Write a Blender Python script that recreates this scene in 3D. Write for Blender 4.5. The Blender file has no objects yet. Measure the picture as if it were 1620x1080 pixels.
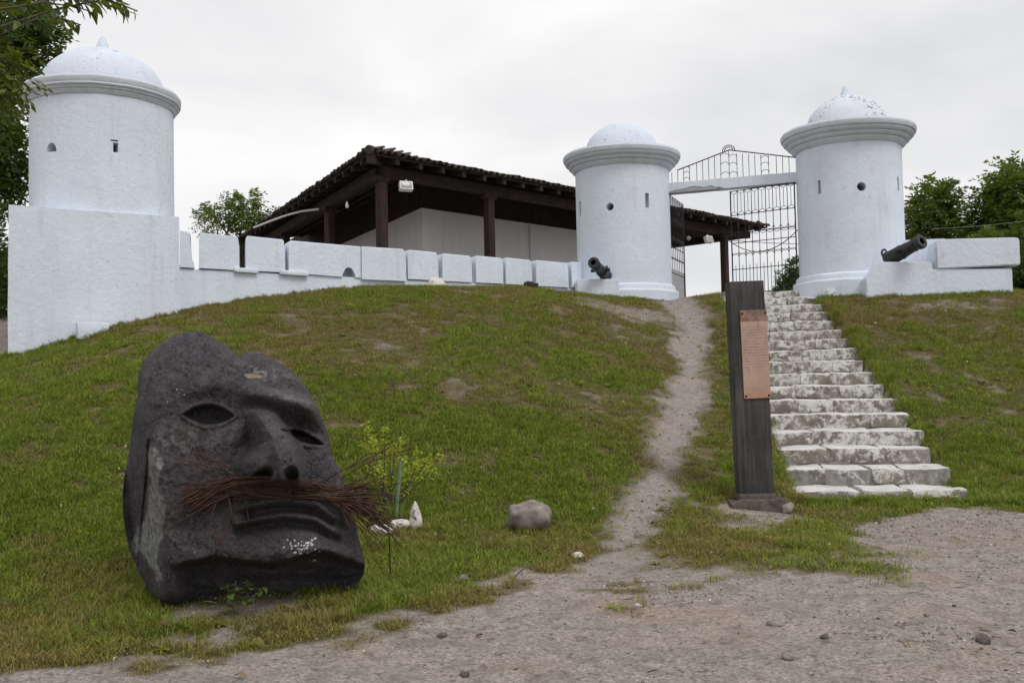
import bpy, bmesh, math, random
import numpy as np
from mathutils import Vector, Matrix, Euler

# ------------------------------------------------------------------ camera, sky, sun, exposure
SC = bpy.context.scene
COL = SC.collection
F_PX, EYE, PITCH, ROLL = 1560.0, 1.40, math.radians(2.3), -0.021
cam_d = bpy.data.cameras.new('camera')
cam_d.sensor_width = 36.0
cam_d.lens = 36.0 * F_PX / 1620.0
cam_d.clip_start, cam_d.clip_end = 0.05, 3000
CAM = bpy.data.objects.new('camera', cam_d)
COL.objects.link(CAM)
CAM_ROT = (Matrix.Rotation(math.radians(90) + PITCH, 3, 'X') @ Matrix.Rotation(ROLL, 3, 'Z'))
CAM.matrix_world = Matrix.Translation((0, 0, EYE)) @ CAM_ROT.to_4x4()
SC.camera = CAM

SUN_EL, SUN_AZ = math.radians(54), math.radians(140)      # azimuth clockwise from +Y: behind the camera, to the right
world = bpy.data.worlds.new('World')
SC.world = world
world.use_nodes = True
wt = world.node_tree
wt.nodes.clear()
w_out = wt.nodes.new('ShaderNodeOutputWorld')
w_bg = wt.nodes.new('ShaderNodeBackground')
w_sky = wt.nodes.new('ShaderNodeTexSky')
w_sky.sky_type = 'NISHITA'
w_sky.sun_disc = False
w_sky.sun_elevation = SUN_EL
w_sky.sun_rotation = SUN_AZ
w_bg.inputs['Strength'].default_value = 0.1
w_tc = wt.nodes.new('ShaderNodeTexCoord')
w_map = wt.nodes.new('ShaderNodeMapping')
w_map.inputs['Scale'].default_value = (1.0, 1.0, 2.6)
w_map.inputs['Location'].default_value = (0.35, 0.0, 0.15)
w_n = wt.nodes.new('ShaderNodeTexNoise')
w_n.inputs['Scale'].default_value = 2.3
w_n.inputs['Detail'].default_value = 5.0
w_n.inputs['Roughness'].default_value = 0.48
w_n.inputs['Distortion'].default_value = 0.35
w_r = wt.nodes.new('ShaderNodeValToRGB')
w_r.color_ramp.elements[0].position = 0.32
w_r.color_ramp.elements[0].color = (7.5, 7.55, 7.8, 1)
w_r.color_ramp.elements[1].position = 0.66
w_r.color_ramp.elements[1].color = (10.7, 10.55, 10.4, 1)
w_mx = wt.nodes.new('ShaderNodeMix')
w_mx.data_type = 'RGBA'
w_mx.inputs['Factor'].default_value = 0.95           # a closed cloud deck, hardly any blue behind it
wt.links.new(w_tc.outputs['Generated'], w_map.inputs['Vector'])
wt.links.new(w_map.outputs['Vector'], w_n.inputs['Vector'])
wt.links.new(w_n.outputs['Fac'], w_r.inputs['Fac'])
wt.links.new(w_sky.outputs['Color'], w_mx.inputs['A'])
wt.links.new(w_r.outputs['Color'], w_mx.inputs['B'])
wt.links.new(w_mx.outputs['Result'], w_bg.inputs['Color'])
wt.links.new(w_bg.outputs['Background'], w_out.inputs['Surface'])

sun_d = bpy.data.lights.new('sun', 'SUN')
sun_d.energy = 1.5
sun_d.angle = math.radians(24)
sun_d.color = (1.0, 0.985, 0.965)
sun = bpy.data.objects.new('sun', sun_d)
COL.objects.link(sun)
sdir = Vector((math.sin(SUN_AZ) * math.cos(SUN_EL), math.cos(SUN_AZ) * math.cos(SUN_EL), math.sin(SUN_EL)))
sun.rotation_euler = sdir.to_track_quat('Z', 'Y').to_euler()

SC.cycles.max_bounces = 5
SC.cycles.diffuse_bounces = 3
SC.cycles.glossy_bounces = 2
SC.cycles.transmission_bounces = 2
SC.cycles.adaptive_threshold = 0.02
SC.view_settings.view_transform = 'Standard'
SC.view_settings.look = 'None'
SC.view_settings.exposure = 0.0
SC.view_settings.gamma = 1.0

# ------------------------------------------------------------------ helpers
rng = np.random.default_rng(11)
random.seed(5)

def ray(px, py):
    d = CAM_ROT @ Vector(((px - 810.0) / F_PX, -(py - 540.0) / F_PX, -1.0))
    return d

def at(px, py, Y):                     # point on a sight line at ground distance Y
    d = ray(px, py)
    return Vector((0, 0, EYE)) + d * (Y / d.y)

def link(o, parent=None):
    COL.objects.link(o)
    if parent is not None:
        o.parent = parent
    return o

def tag(o, label=None, cat=None, group=None, kind=None):
    if label: o['label'] = label
    if cat: o['category'] = cat
    if group: o['group'] = group
    if kind: o['kind'] = kind
    return o

def empty(name, loc, label, cat, group=None):
    o = bpy.data.objects.new(name, None)
    o.location = loc
    o.empty_display_size = 0.2
    link(o)
    return tag(o, label, cat, group)

def mesh_of(name, verts, faces, mat=None, smooth=False):
    me = bpy.data.meshes.new(name)
    me.from_pydata([tuple(v) for v in verts], [], [tuple(f) for f in faces])
    if mat: me.materials.append(mat)
    if smooth:
        me.polygons.foreach_set('use_smooth', [True] * len(me.polygons))
    me.update()
    return me

def fast_mesh(name, verts, quads, mat=None, smooth=False):
    """numpy verts (n,3), faces (m,k) all of the same size"""
    me = bpy.data.meshes.new(name)
    verts = np.asarray(verts, np.float32); quads = np.asarray(quads, np.int32)
    m, k = quads.shape
    me.vertices.add(len(verts)); me.vertices.foreach_set('co', verts.ravel())
    me.loops.add(m * k); me.loops.foreach_set('vertex_index', quads.ravel())
    me.polygons.add(m)
    me.polygons.foreach_set('loop_start', np.arange(0, m * k, k, dtype=np.int32))
    me.polygons.foreach_set('loop_total', np.full(m, k, np.int32))
    if smooth: me.polygons.foreach_set('use_smooth', np.ones(m, bool))
    if mat: me.materials.append(mat)
    me.update(calc_edges=True)
    return me

def add_attr(me, name, vals):
    a = me.attributes.new(name, 'FLOAT', 'POINT')
    a.data.foreach_set('value', np.asarray(vals, np.float32))

def ob(name, me, parent=None, loc=None, rot=None):
    """link a mesh as one object; a child's coordinates are given in world space"""
    o = bpy.data.objects.new(name, me)
    if loc is not None: o.location = loc
    if rot is not None: o.rotation_euler = rot
    link(o)
    if parent is not None:
        o.parent = parent
        o.matrix_parent_inverse = WM(parent).inverted()
    return o

def WM(o):
    m = o.matrix_basis.copy()
    if o.parent is not None:
        return WM(o.parent) @ o.matrix_parent_inverse @ m
    return m

class MB:
    def __init__(s): s.bm = bmesh.new()
    def box(s, c, size, M=None, bevel=0.0):
        r = bmesh.ops.create_cube(s.bm, size=1.0)
        vs = r['verts']
        for v in vs:
            v.co = Vector((v.co.x * size[0], v.co.y * size[1], v.co.z * size[2]))
        if bevel:
            es = list({e for v in vs for e in v.link_edges})
            r2 = bmesh.ops.bevel(s.bm, geom=es, offset=bevel, segments=2, affect='EDGES', profile=0.6)
            vs = list({v for f in r2['faces'] for v in f.verts} | {v for v in vs if v.is_valid})
        for v in vs:
            p = v.co
            if M is not None: p = M @ p
            v.co = p + Vector(c)
        return vs
    def tube(s, pts, r, seg=8, cap=True):
        pts = [Vector(p) for p in pts]
        n = len(pts)
        rs = r if isinstance(r, (list, tuple, np.ndarray)) else [r] * n
        rings, up = [], None
        for i, p in enumerate(pts):
            t = (pts[min(i + 1, n - 1)] - pts[max(i - 1, 0)]).normalized()
            if up is None:
                up = Vector((0, 0, 1)) if abs(t.z) < 0.9 else Vector((1, 0, 0))
            a = t.cross(up)
            if a.length < 1e-4: a = t.cross(Vector((0.3, 1, 0.2)))
            a.normalize(); b = a.cross(t); up = b
            rings.append([s.bm.verts.new(p + (a * math.cos(q) + b * math.sin(q)) * rs[i])
                          for q in (2 * math.pi * k / seg for k in range(seg))])
        for i in range(n - 1):
            for k in range(seg):
                s.bm.faces.new((rings[i][k], rings[i + 1][k], rings[i + 1][(k + 1) % seg], rings[i][(k + 1) % seg]))
        if cap:
            s.bm.faces.new(rings[0][::-1] if False else rings[0]); s.bm.faces.new(rings[-1][::-1])
    def lathe(s, prof, c=(0, 0, 0), seg=64, M=None):
        rings = []
        c = Vector(c)
        def place(v):
            v = Vector(v)
            return (M @ v if M is not None else v) + c
        for (r, z) in prof:
            if r < 1e-5: rings.append([s.bm.verts.new(place((0, 0, z)))])
            else: rings.append([s.bm.verts.new(place((r * math.cos(q), r * math.sin(q), z)))
                                for q in (2 * math.pi * k / seg for k in range(seg))])
        for a, b in zip(rings[:-1], rings[1:]):
            for k in range(seg):
                k2 = (k + 1) % seg
                if len(a) == 1 and len(b) == 1: continue
                if len(a) == 1: s.bm.faces.new((a[0], b[k2], b[k]))
                elif len(b) == 1: s.bm.faces.new((a[k], a[k2], b[0]))
                else: s.bm.faces.new((a[k], a[k2], b[k2], b[k]))
    def prism(s, poly, z0, z1):
        """plan polygon extruded from z0 to z1"""
        lo = [s.bm.verts.new((p[0], p[1], z0)) for p in poly]
        hi = [s.bm.verts.new((p[0], p[1], z1)) for p in poly]
        n = len(poly)
        for i in range(n):
            s.bm.faces.new((lo[i], lo[(i + 1) % n], hi[(i + 1) % n], hi[i]))
        s.bm.faces.new(lo[::-1]); s.bm.faces.new(hi)
        return lo + hi
    def slab(s, poly3, ext):
        """a 3-D polygon extruded along the vector ext"""
        ext = Vector(ext)
        a = [s.bm.verts.new(Vector(p)) for p in poly3]
        b = [s.bm.verts.new(Vector(p) + ext) for p in poly3]
        n = len(poly3)
        for i in range(n):
            s.bm.faces.new((a[i], a[(i + 1) % n], b[(i + 1) % n], b[i]))
        s.bm.faces.new(a[::-1]); s.bm.faces.new(b)
        return a + b
    def mesh(s, name, mat, smooth=False, sharp=0.6):
        bmesh.ops.recalc_face_normals(s.bm, faces=s.bm.faces)
        me = bpy.data.meshes.new(name)
        if smooth:
            for f in s.bm.faces: f.smooth = True
            for e in s.bm.edges:
                if len(e.link_faces) == 2 and e.calc_face_angle(0) > sharp: e.smooth = False
        s.bm.to_mesh(me); s.bm.free()
        me.materials.append(mat)
        return me
    def build(s, name, mat, parent=None, smooth=False, sharp=0.6):
        return ob(name, s.mesh(name, mat, smooth, sharp), parent)

# ---- numpy noise
_perm = rng.permutation(1024)
_val = rng.random(1024)
def vnoise2(x, y):
    xi = np.floor(x).astype(np.int64); yi = np.floor(y).astype(np.int64)
    xf = x - xi; yf = y - yi
    u = xf * xf * xf * (xf * (xf * 6 - 15) + 10); v = yf * yf * yf * (yf * (yf * 6 - 15) + 10)
    h = lambda a, b: _val[_perm[(_perm[a & 1023] + b) & 1023]]
    return (h(xi, yi) * (1 - u) * (1 - v) + h(xi + 1, yi) * u * (1 - v)
            + h(xi, yi + 1) * (1 - u) * v + h(xi + 1, yi + 1) * u * v)
def fbm(x, y, octv=4, gain=0.5):
    s = 0; a = 1; t = 0
    for k in range(octv):
        s = s + a * vnoise2(x * 2 ** k + 17.3 * k, y * 2 ** k - 9.1 * k); t += a; a *= gain
    return s / t
def sstep(a, b, x):
    t = np.clip((x - a) / (b - a), 0, 1)
    return t * t * (3 - 2 * t)
def seg_dist(x, y, P):
    """distance to an open polyline, and arc parameter of the nearest point"""
    best = np.full(np.shape(x), 1e9); par = np.zeros(np.shape(x))
    for i in range(len(P) - 1):
        ax, ay = P[i][0], P[i][1]; bx, by = P[i + 1][0], P[i + 1][1]
        L = (bx - ax) ** 2 + (by - ay) ** 2 + 1e-12
        t = np.clip(((x - ax) * (bx - ax) + (y - ay) * (by - ay)) / L, 0, 1)
        d = np.hypot(x - ax - t * (bx - ax), y - ay - t * (by - ay))
        m = d < best
        best = np.where(m, d, best); par = np.where(m, i + t, par)
    return best, par
def inside(x, y, P):
    c = np.zeros(np.shape(x), bool)
    n = len(P)
    for i in range(n):
        ax, ay = P[i][0], P[i][1]; bx, by = P[(i + 1) % n][0], P[(i + 1) % n][1]
        if ay == by: continue
        m = ((ay > y) != (by > y)) & (x < (bx - ax) * (y - ay) / (by - ay) + ax)
        c ^= m
    return c

# ------------------------------------------------------------------ materials
def mat_new(name, rough=0.85, spec=0.3):
    m = bpy.data.materials.new(name)
    m.use_nodes = True
    nt = m.node_tree
    b = nt.nodes['Principled BSDF']
    b.inputs['Roughness'].default_value = rough
    b.inputs['Specular IOR Level'].default_value = spec
    return m, nt, b
def N(nt, t, **kw):
    n = nt.nodes.new(t)
    for k, v in kw.items():
        if k in n.inputs: n.inputs[k].default_value = v
        else: setattr(n, k, v)
    return n
def ramp(nt, src, stops):
    r = nt.nodes.new('ShaderNodeValToRGB')
    e = r.color_ramp.elements
    while len(e) > 1: e.remove(e[-1])
    for i, (p, c) in enumerate(stops):
        if not isinstance(c, (tuple, list)): c = (c, c, c)
        el = e[0] if i == 0 else e.new(p)
        el.position = p; el.color = tuple(c) + (1,)
    nt.links.new(src, r.inputs['Fac'])
    return r.outputs['Color']
def mixc(nt, fac, a, b, mode='MIX'):
    m = nt.nodes.new('ShaderNodeMix'); m.data_type = 'RGBA'; m.blend_type = mode
    for s, v in (('Factor', fac), ('A', a), ('B', b)):
        if hasattr(v, 'is_linked'): nt.links.new(v, m.inputs[s])
        elif isinstance(v, (tuple, list)): m.inputs[s].default_value = tuple(v) + (1,)
        else: m.inputs[s].default_value = v
    return m.outputs['Result']
def coords(nt, world=False):
    if world:
        return nt.nodes.new('ShaderNodeNewGeometry').outputs['Position']
    return nt.nodes.new('ShaderNodeTexCoord').outputs['Object']
def noise(nt, vec, scale, detail=4, rough=0.55, dist=0.0):
    n = N(nt, 'ShaderNodeTexNoise', Scale=scale, Detail=detail, Roughness=rough, Distortion=dist)
    nt.links.new(vec, n.inputs['Vector'])
    return n.outputs['Fac']
def bump(nt, bsdf, h, strength, dist=0.02, prev=None):
    b = N(nt, 'ShaderNodeBump', Strength=strength, Distance=dist)
    nt.links.new(h, b.inputs['Height'])
    if prev is not None: nt.links.new(prev, b.inputs['Normal'])
    nt.links.new(b.outputs['Normal'], bsdf.inputs['Normal'])
    return b.outputs['Normal']
def attr(nt, name, typ='GEOMETRY'):
    a = nt.nodes.new('ShaderNodeAttribute'); a.attribute_name = name; a.attribute_type = typ
    return a

def stucco(name, base, peel=0.0, stain=0.35, bumpy=0.5):
    m, nt, b = mat_new(name, 0.9, 0.2)
    p = coords(nt, True)
    big = noise(nt, p, 0.9, 3, 0.6)
    c = mixc(nt, ramp(nt, big, [(0.3, 0.0), (0.75, 1.0)]), tuple(v * 0.90 for v in base), base)
    mid = noise(nt, p, 7.0, 4, 0.6)
    c = mixc(nt, ramp(nt, mid, [(0.35, 0.20), (0.62, 0.0)]), c, tuple(v * 0.80 for v in base))
    # rain streaks: noise stretched along the vertical
    mp = N(nt, 'ShaderNodeMapping'); mp.inputs['Scale'].default_value = (5.0, 5.0, 0.5)
    nt.links.new(p, mp.inputs['Vector'])
    st = noise(nt, mp.outputs['Vector'], 1.0, 4, 0.65)
    c = mixc(nt, ramp(nt, st, [(0.54, 0.0), (0.76, stain * .8)]), c, (0.42, 0.42, 0.41))
    gs = noise(nt, p, 2.1, 4, 0.6)
    c = mixc(nt, ramp(nt, gs, [(0.54, 0.0), (0.74, 0.08 + stain * .25)]), c, (0.43, 0.43, 0.42))
    vc = N(nt, 'ShaderNodeTexVoronoi', Scale=1.3); vc.feature = 'DISTANCE_TO_EDGE'
    wv_ = nt.nodes.new('ShaderNodeMix'); wv_.data_type = 'VECTOR'; wv_.inputs['Factor'].default_value = .22
    nz_ = N(nt, 'ShaderNodeTexNoise', Scale=3.0, Detail=4.0); nt.links.new(p, nz_.inputs['Vector'])
    nt.links.new(p, wv_.inputs['A']); nt.links.new(nz_.outputs['Color'], wv_.inputs['B'])
    nt.links.new(wv_.outputs['Result'], vc.inputs['Vector'])
    ck = nt.nodes.new('ShaderNodeMath'); ck.operation = 'MULTIPLY'
    nt.links.new(ramp(nt, vc.outputs['Distance'], [(0.0, 1.0), (0.006, 0.0)]), ck.inputs[0])
    nt.links.new(ramp(nt, mid, [(0.55, 0.0), (0.63, .4)]), ck.inputs[1])
    c = mixc(nt, ck.outputs[0], c, (0.20, 0.20, 0.20))
    # little chips and hairline pits
    ch = noise(nt, p, 30.0, 3, 0.5)
    gate = noise(nt, p, 1.6, 3, 0.5)
    gm = nt.nodes.new('ShaderNodeMath'); gm.operation = 'MULTIPLY'
    nt.links.new(ramp(nt, ch, [(0.71, 0.0), (0.75, 1.0)]), gm.inputs[0])
    nt.links.new(ramp(nt, gate, [(0.52, 0.0), (0.62, 1.0)]), gm.inputs[1])
    c = mixc(nt, gm.outputs[0], c, (0.16, 0.16, 0.155))
    if peel > 0:
        pn = noise(nt, p, 15.0, 6, 0.7, 0.5)
        gp = noise(nt, p, 2.0, 3, 0.5)
        g2 = nt.nodes.new('ShaderNodeMath'); g2.operation = 'MULTIPLY'
        nt.links.new(ramp(nt, pn, [(0.62 - 0.10 * peel, 0.0), (0.65 - 0.10 * peel, 1.0)]), g2.inputs[0])
        nt.links.new(ramp(nt, gp, [(0.40, 0.0), (0.52, 1.0)]), g2.inputs[1])
        c = mixc(nt, g2.outputs[0], c, (0.13, 0.125, 0.11))
    nt.links.new(c, b.inputs['Base Color'])
    bump(nt, b, noise(nt, p, 13.0, 6, 0.72), 0.75 * bumpy, 0.02)
    return m

WHITE = (0.715, 0.77, 0.86)
M_STUCCO = stucco('white_stucco', WHITE, 0.0, 0.42, 1.0)
M_TRIM = stucco('weathered_trim', (0.63, 0.67, 0.725), 0.0, 0.6, 0.9)
M_DOME = stucco('dome_plaster', (0.68, 0.735, 0.83), 0.02, 0.25, 0.7)
M_DOMEPEEL = stucco('peeling_dome_plaster', (0.70, 0.74, 0.80), 0.75, 0.25, 0.8)
M_CONC = stucco('weathered_concrete', (0.40, 0.42, 0.43), 0.3, 0.5, 1.0)
M_HOUSEWALL = stucco('house_plaster', (0.74, 0.73, 0.73), 0.0, 0.35, 0.5)

def wood_mat(name, dark, light, scale=18.0, rough=0.85, axis=2):
    m, nt, b = mat_new(name, rough, 0.2)
    p = coords(nt)
    mp = N(nt, 'ShaderNodeMapping')
    sc = [scale] * 3; sc[axis] = scale * 0.06
    mp.inputs['Scale'].default_value = sc
    nt.links.new(p, mp.inputs['Vector'])
    g = noise(nt, mp.outputs['Vector'], 1.0, 6, 0.65, 0.6)
    c = ramp(nt, g, [(0.28, dark), (0.72, light)])
    k = noise(nt, p, 2.3, 4, 0.6)
    c = mixc(nt, ramp(nt, k, [(0.4, 0.5), (0.65, 0.0)]), c, tuple(v * 0.55 for v in dark))
    nt.links.new(c, b.inputs['Base Color'])
    bump(nt, b, g, 0.6, 0.01)
    return m
M_BEAM = wood_mat('dark_timber', (0.022, 0.016, 0.013), (0.060, 0.042, 0.036))
M_POSTWOOD = wood_mat('red_brown_timber', (0.030, 0.020, 0.017), (0.070, 0.046, 0.038))
M_SIGNWOOD = wood_mat('weathered_grey_timber', (0.034, 0.031, 0.032), (0.115, 0.105, 0.104), 26.0)

def simple(name, col, rough=0.7, spec=0.3, metal=0.0, var=0.25, scale=12.0, bmp=0.2):
    m, nt, b = mat_new(name, rough, spec)
    b.inputs['Metallic'].default_value = metal
    p = coords(nt)
    n = noise(nt, p, scale, 5, 0.6)
    c = ramp(nt, n, [(0.3, tuple(v * (1 - var) for v in col)), (0.7, tuple(min(1, v * (1 + var)) for v in col))])
    nt.links.new(c, b.inputs['Base Color'])
    if bmp: bump(nt, b, n, bmp, 0.01)
    return m
M_IRON = simple('black_iron', (0.022, 0.020, 0.020), 0.6, 0.4, 0.3, 0.5, 20)
M_CANNON = simple('dark_cannon_iron', (0.030, 0.031, 0.034), 0.5, 0.5, 0.35, 0.5, 9, 0.35)
M_BORE = simple('bore_black', (0.006, 0.006, 0.006), 0.95, 0.1, 0, 0.2)  # near black, much darker than the barrel iron
M_CABLE = simple('grey_cable', (0.32, 0.32, 0.30), 0.6, 0.3, 0, 0.2)
M_BCABLE = simple('black_cable', (0.02, 0.02, 0.02), 0.6, 0.3, 0, 0.2)
M_LAMP = simple('painted_white_metal', (0.72, 0.70, 0.68), 0.5, 0.4, 0, 0.08)
M_LENS = simple('dull_lamp_glass', (0.30, 0.29, 0.27), 0.2, 0.5, 0, 0.1, 6, 0)
M_BLACKBOX = simple('black_plastic', (0.018, 0.018, 0.02), 0.5, 0.4, 0, 0.2)
M_BARK = simple('bark', (0.10, 0.085, 0.07), 0.95, 0.1, 0, 0.45, 14, 0.8)
M_ROCK = simple('mauve_grey_rock', (0.23, 0.195, 0.18), 0.95, 0.15, 0, 0.45, 9, 0.9)
M_ROCKW = stucco('white_painted_rock', (0.66, 0.62, 0.58), 0.65, 0.3, 1.2)
M_ROCKD = simple('dark_pebble', (0.11, 0.09, 0.08), 0.9, 0.2, 0, 0.5, 30, 0.6)
M_FOOT = simple('mossy_concrete', (0.095, 0.08, 0.068), 0.95, 0.15, 0, 0.55, 11, 0.9)
M_WIRE = simple('rusty_wire', (0.066, 0.034, 0.024), 0.75, 0.3, 0.2, 0.55, 25, 0.2)
M_BLADE = simple('banded_snake_plant', (0.17, 0.22, 0.14), 0.55, 0.4, 0, 0.35, 24, 0.1)

def tile_mat():
    m, nt, b = mat_new('mossy_clay_tile', 0.95, 0.1)
    p = coords(nt, True)
    n = noise(nt, p, 5.0, 6, 0.7)
    c = ramp(nt, n, [(0.3, (0.028, 0.023, 0.021)), (0.5, (0.062, 0.050, 0.043)), (0.66, (0.115, 0.105, 0.088)), (0.8, (0.07, 0.072, 0.042))])
    nt.links.new(c, b.inputs['Base Color'])
    bump(nt, b, noise(nt, p, 40, 4), 0.6, 0.01)
    return m
M_TILE = tile_mat()

def step_mats():
    """worn whitewash on grey brown stone"""
    m, nt, b = mat_new('flaking_whitewash_stone', 0.92, 0.15)
    p = coords(nt, True)
    s = noise(nt, p, 6.0, 6, 0.65)
    stone = ramp(nt, s, [(0.25, (0.12, 0.104, 0.088)), (0.5, (0.25, 0.222, 0.192)), (0.8, (0.42, 0.38, 0.335))])
    fl = noise(nt, p, 12.0, 8, 0.74, 0.4)
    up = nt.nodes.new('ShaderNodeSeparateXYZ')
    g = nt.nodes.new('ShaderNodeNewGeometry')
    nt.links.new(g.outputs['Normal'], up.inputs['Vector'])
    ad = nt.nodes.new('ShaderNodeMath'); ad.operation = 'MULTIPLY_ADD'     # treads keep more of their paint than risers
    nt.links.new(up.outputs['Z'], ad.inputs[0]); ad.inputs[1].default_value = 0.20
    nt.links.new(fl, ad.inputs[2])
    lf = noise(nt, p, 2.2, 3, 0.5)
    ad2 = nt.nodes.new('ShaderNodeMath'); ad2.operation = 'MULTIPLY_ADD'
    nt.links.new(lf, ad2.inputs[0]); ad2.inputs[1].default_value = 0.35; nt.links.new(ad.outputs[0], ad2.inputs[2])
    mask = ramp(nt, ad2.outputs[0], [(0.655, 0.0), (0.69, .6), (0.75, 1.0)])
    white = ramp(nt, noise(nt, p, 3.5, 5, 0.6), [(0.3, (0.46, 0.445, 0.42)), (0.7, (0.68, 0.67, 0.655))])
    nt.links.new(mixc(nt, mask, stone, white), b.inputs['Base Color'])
    n1 = bump(nt, b, mask, 0.25, 0.006)
    bump(nt, b, noise(nt, p, 18, 6, 0.7), 0.8, 0.025, n1)
    return m
M_STEP = step_mats()
M_MORTAR = simple('grey_mortar', (0.25, 0.235, 0.22), 0.95, 0.1, 0, 0.4, 14, 0.8)

# ------------------------------------------------------------------ terrain
CTRL = [  # x, y, z control points of the ground
    (-14, -4, -.15), (0, -4, -.15), (14, -4, -.15), (-14, 2, -.13), (-6, 2, -.13), (0, 2, -.13), (7, 2, -.13), (14, 2, -.13),
    (-12, 5.5, .05), (-6, 5, -.10), (-3, 5, -.12), (0, 5, -.10), (4, 5, -.08), (8, 5, -.06), (13, 5, -.05),
    (-12, 7.5, .35), (-5.5, 6.6, -.02), (-3, 6.6, -.06), (-1, 6.6, -.05), (0, 7.4, -.03), (2.5, 7.5, -.02), (5, 7.5, -.01), (9, 7.5, 0), (13, 7.5, 0),
    (-4.5, 8.2, .42), (-3, 8.2, .30), (-1.5, 8.2, .16), (0, 9.0, .14), (1.4, 9.0, .07), (2.2, 9.4, .06), (2.6, 10.0, .08), (3.9, 9.95, .085), (5.5, 10.0, .06), (8, 9.9, .05), (13, 9.8, .05),
    (-12, 11, 1.15), (-6.5, 10.5, 1.10), (-4.3, 10.5, 1.20), (-2.2, 10.5, 1.02), (0, 11, .86), (1.6, 11, .58), (2.6, 11.2, .42),
    (-12, 14, 1.85), (-8.5, 13.0, 1.60), (-7.0, 13.5, 1.80), (-6.3, 13.9, 2.02), (-5.5, 14.3, 2.32), (-5.05, 15.0, 2.52), (-4.7, 13.0, 2.0), (-2, 13.5, 2.03), (0.3, 13.5, 1.72), (1.9, 13.5, 1.34), (2.9, 13.5, 1.18),
    (-4.2, 15.9, 2.80), (-2.6, 17.1, 3.06), (-1.3, 16.2, 2.86), (0.7, 16.2, 2.56), (2.2, 16.2, 2.20), (3.2, 16.2, 2.08),
    (-1.2, 18.2, 3.14), (0.3, 19.0, 3.14), (1.4, 18.4, 2.98), (2.4, 18.6, 2.84), (3.3, 18.6, 2.84), (3.6, 20.0, 3.06), (2.2, 20.0, 3.06),
    (3.2, 10.4, .10), (4.9, 10.4, .10), (3.5, 13.2, 1.03), (5.3, 13.2, 1.10), (3.8, 16.0, 1.98), (5.6, 16.0, 2.10), (4.1, 18.8, 2.88), (5.9, 18.6, 2.86),
    (6.5, 11.5, .42), (8.5, 11.2, .34), (13, 11, .3), (7, 13.5, 1.18), (10, 13.5, 1.22), (13.5, 13.5, 1.2), (7.6, 16, 2.20), (10, 16, 2.26), (13.5, 16, 2.2),
    (6.6, 17.7, 2.74), (8, 17.7, 2.80), (9.3, 17.6, 2.74), (12, 17.8, 2.6),
    (5, 20.2, 3.08), (7, 20.5, 3.1), (10, 20.5, 3.0), (14, 20.5, 2.8), (0, 21.5, 3.15), (-3, 19.5, 3.15), (-6, 18, 3.1), (-9, 16.5, 2.6), (-12, 17, 2.4),
    (-12, 23, 3.0), (-6, 23, 3.15), (0, 25, 3.15), (6, 25, 3.15), (14, 25, 3.0)]
_C = np.array(CTRL, float)
def _tps_k(r2): return np.where(r2 > 1e-12, 0.5 * r2 * np.log(r2 + 1e-12), 0.0)
_n = len(_C)
_K = _tps_k(((_C[:, None, :2] - _C[None, :, :2]) ** 2).sum(-1)) + np.eye(_n) * 0.06
_P = np.c_[np.ones(_n), _C[:, :2]]
_A = np.block([[_K, _P], [_P.T, np.zeros((3, 3))]])
_W = np.linalg.solve(_A, np.r_[_C[:, 2], np.zeros(3)])
def ground_smooth(x, y):
    x = np.asarray(x, float); y = np.asarray(y, float)
    xc = np.clip(x, -13.5, 14); yc = np.clip(y, -3.5, 24.5)
    out = _W[_n] + _W[_n + 1] * xc + _W[_n + 2] * yc
    for i in range(_n):
        out = out + _W[i] * _tps_k((xc - _C[i, 0]) ** 2 + (yc - _C[i, 1]) ** 2)
    return out

# stairs: foot, direction, tread, riser, width
ST0, ST1 = Vector((3.86, 10.45)), Vector((4.985, 19.20))
ST_DIR = (ST1 - ST0).normalized(); ST_N = Vector((ST_DIR.y, -ST_DIR.x))       # N points to the right
N_STEP, RISER, ST_W = 17, 0.180, 1.76
TREAD = (ST1 - ST0).length / (N_STEP - 1)
ST_Z0 = 0.165
def stair_coords(x, y):
    dx, dy = x - ST0.x, y - ST0.y
    return dx * ST_DIR.x + dy * ST_DIR.y, dx * ST_N.x + dy * ST_N.y
def ground_base(x, y):
    z = ground_smooth(x, y)
    s, t = stair_coords(x, y)
    lim = ST_Z0 + np.clip(s, -2, 9.2) / TREAD * RISER - 0.26
    m = (1 - sstep(ST_W / 2 - .12, ST_W / 2 + .06, np.abs(t))) * sstep(-.35, .05, s) * (1 - sstep(9.2, 9.7, s))
    return np.where(z > lim, z + (lim - z) * m, z)

def hit(px, py):
    """where a sight line meets the ground"""
    d = ray(px, py); o = Vector((0, 0, EYE))
    ts = np.linspace(3, 26, 700)
    X = o.x + d.x * ts; Y = o.y + d.y * ts; Z = o.z + d.z * ts
    g = ground_smooth(X, Y)
    k = np.argmax(Z < g)
    if not (Z < g).any(): k = len(ts) - 1
    return (float(X[k]), float(Y[k]))

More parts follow.
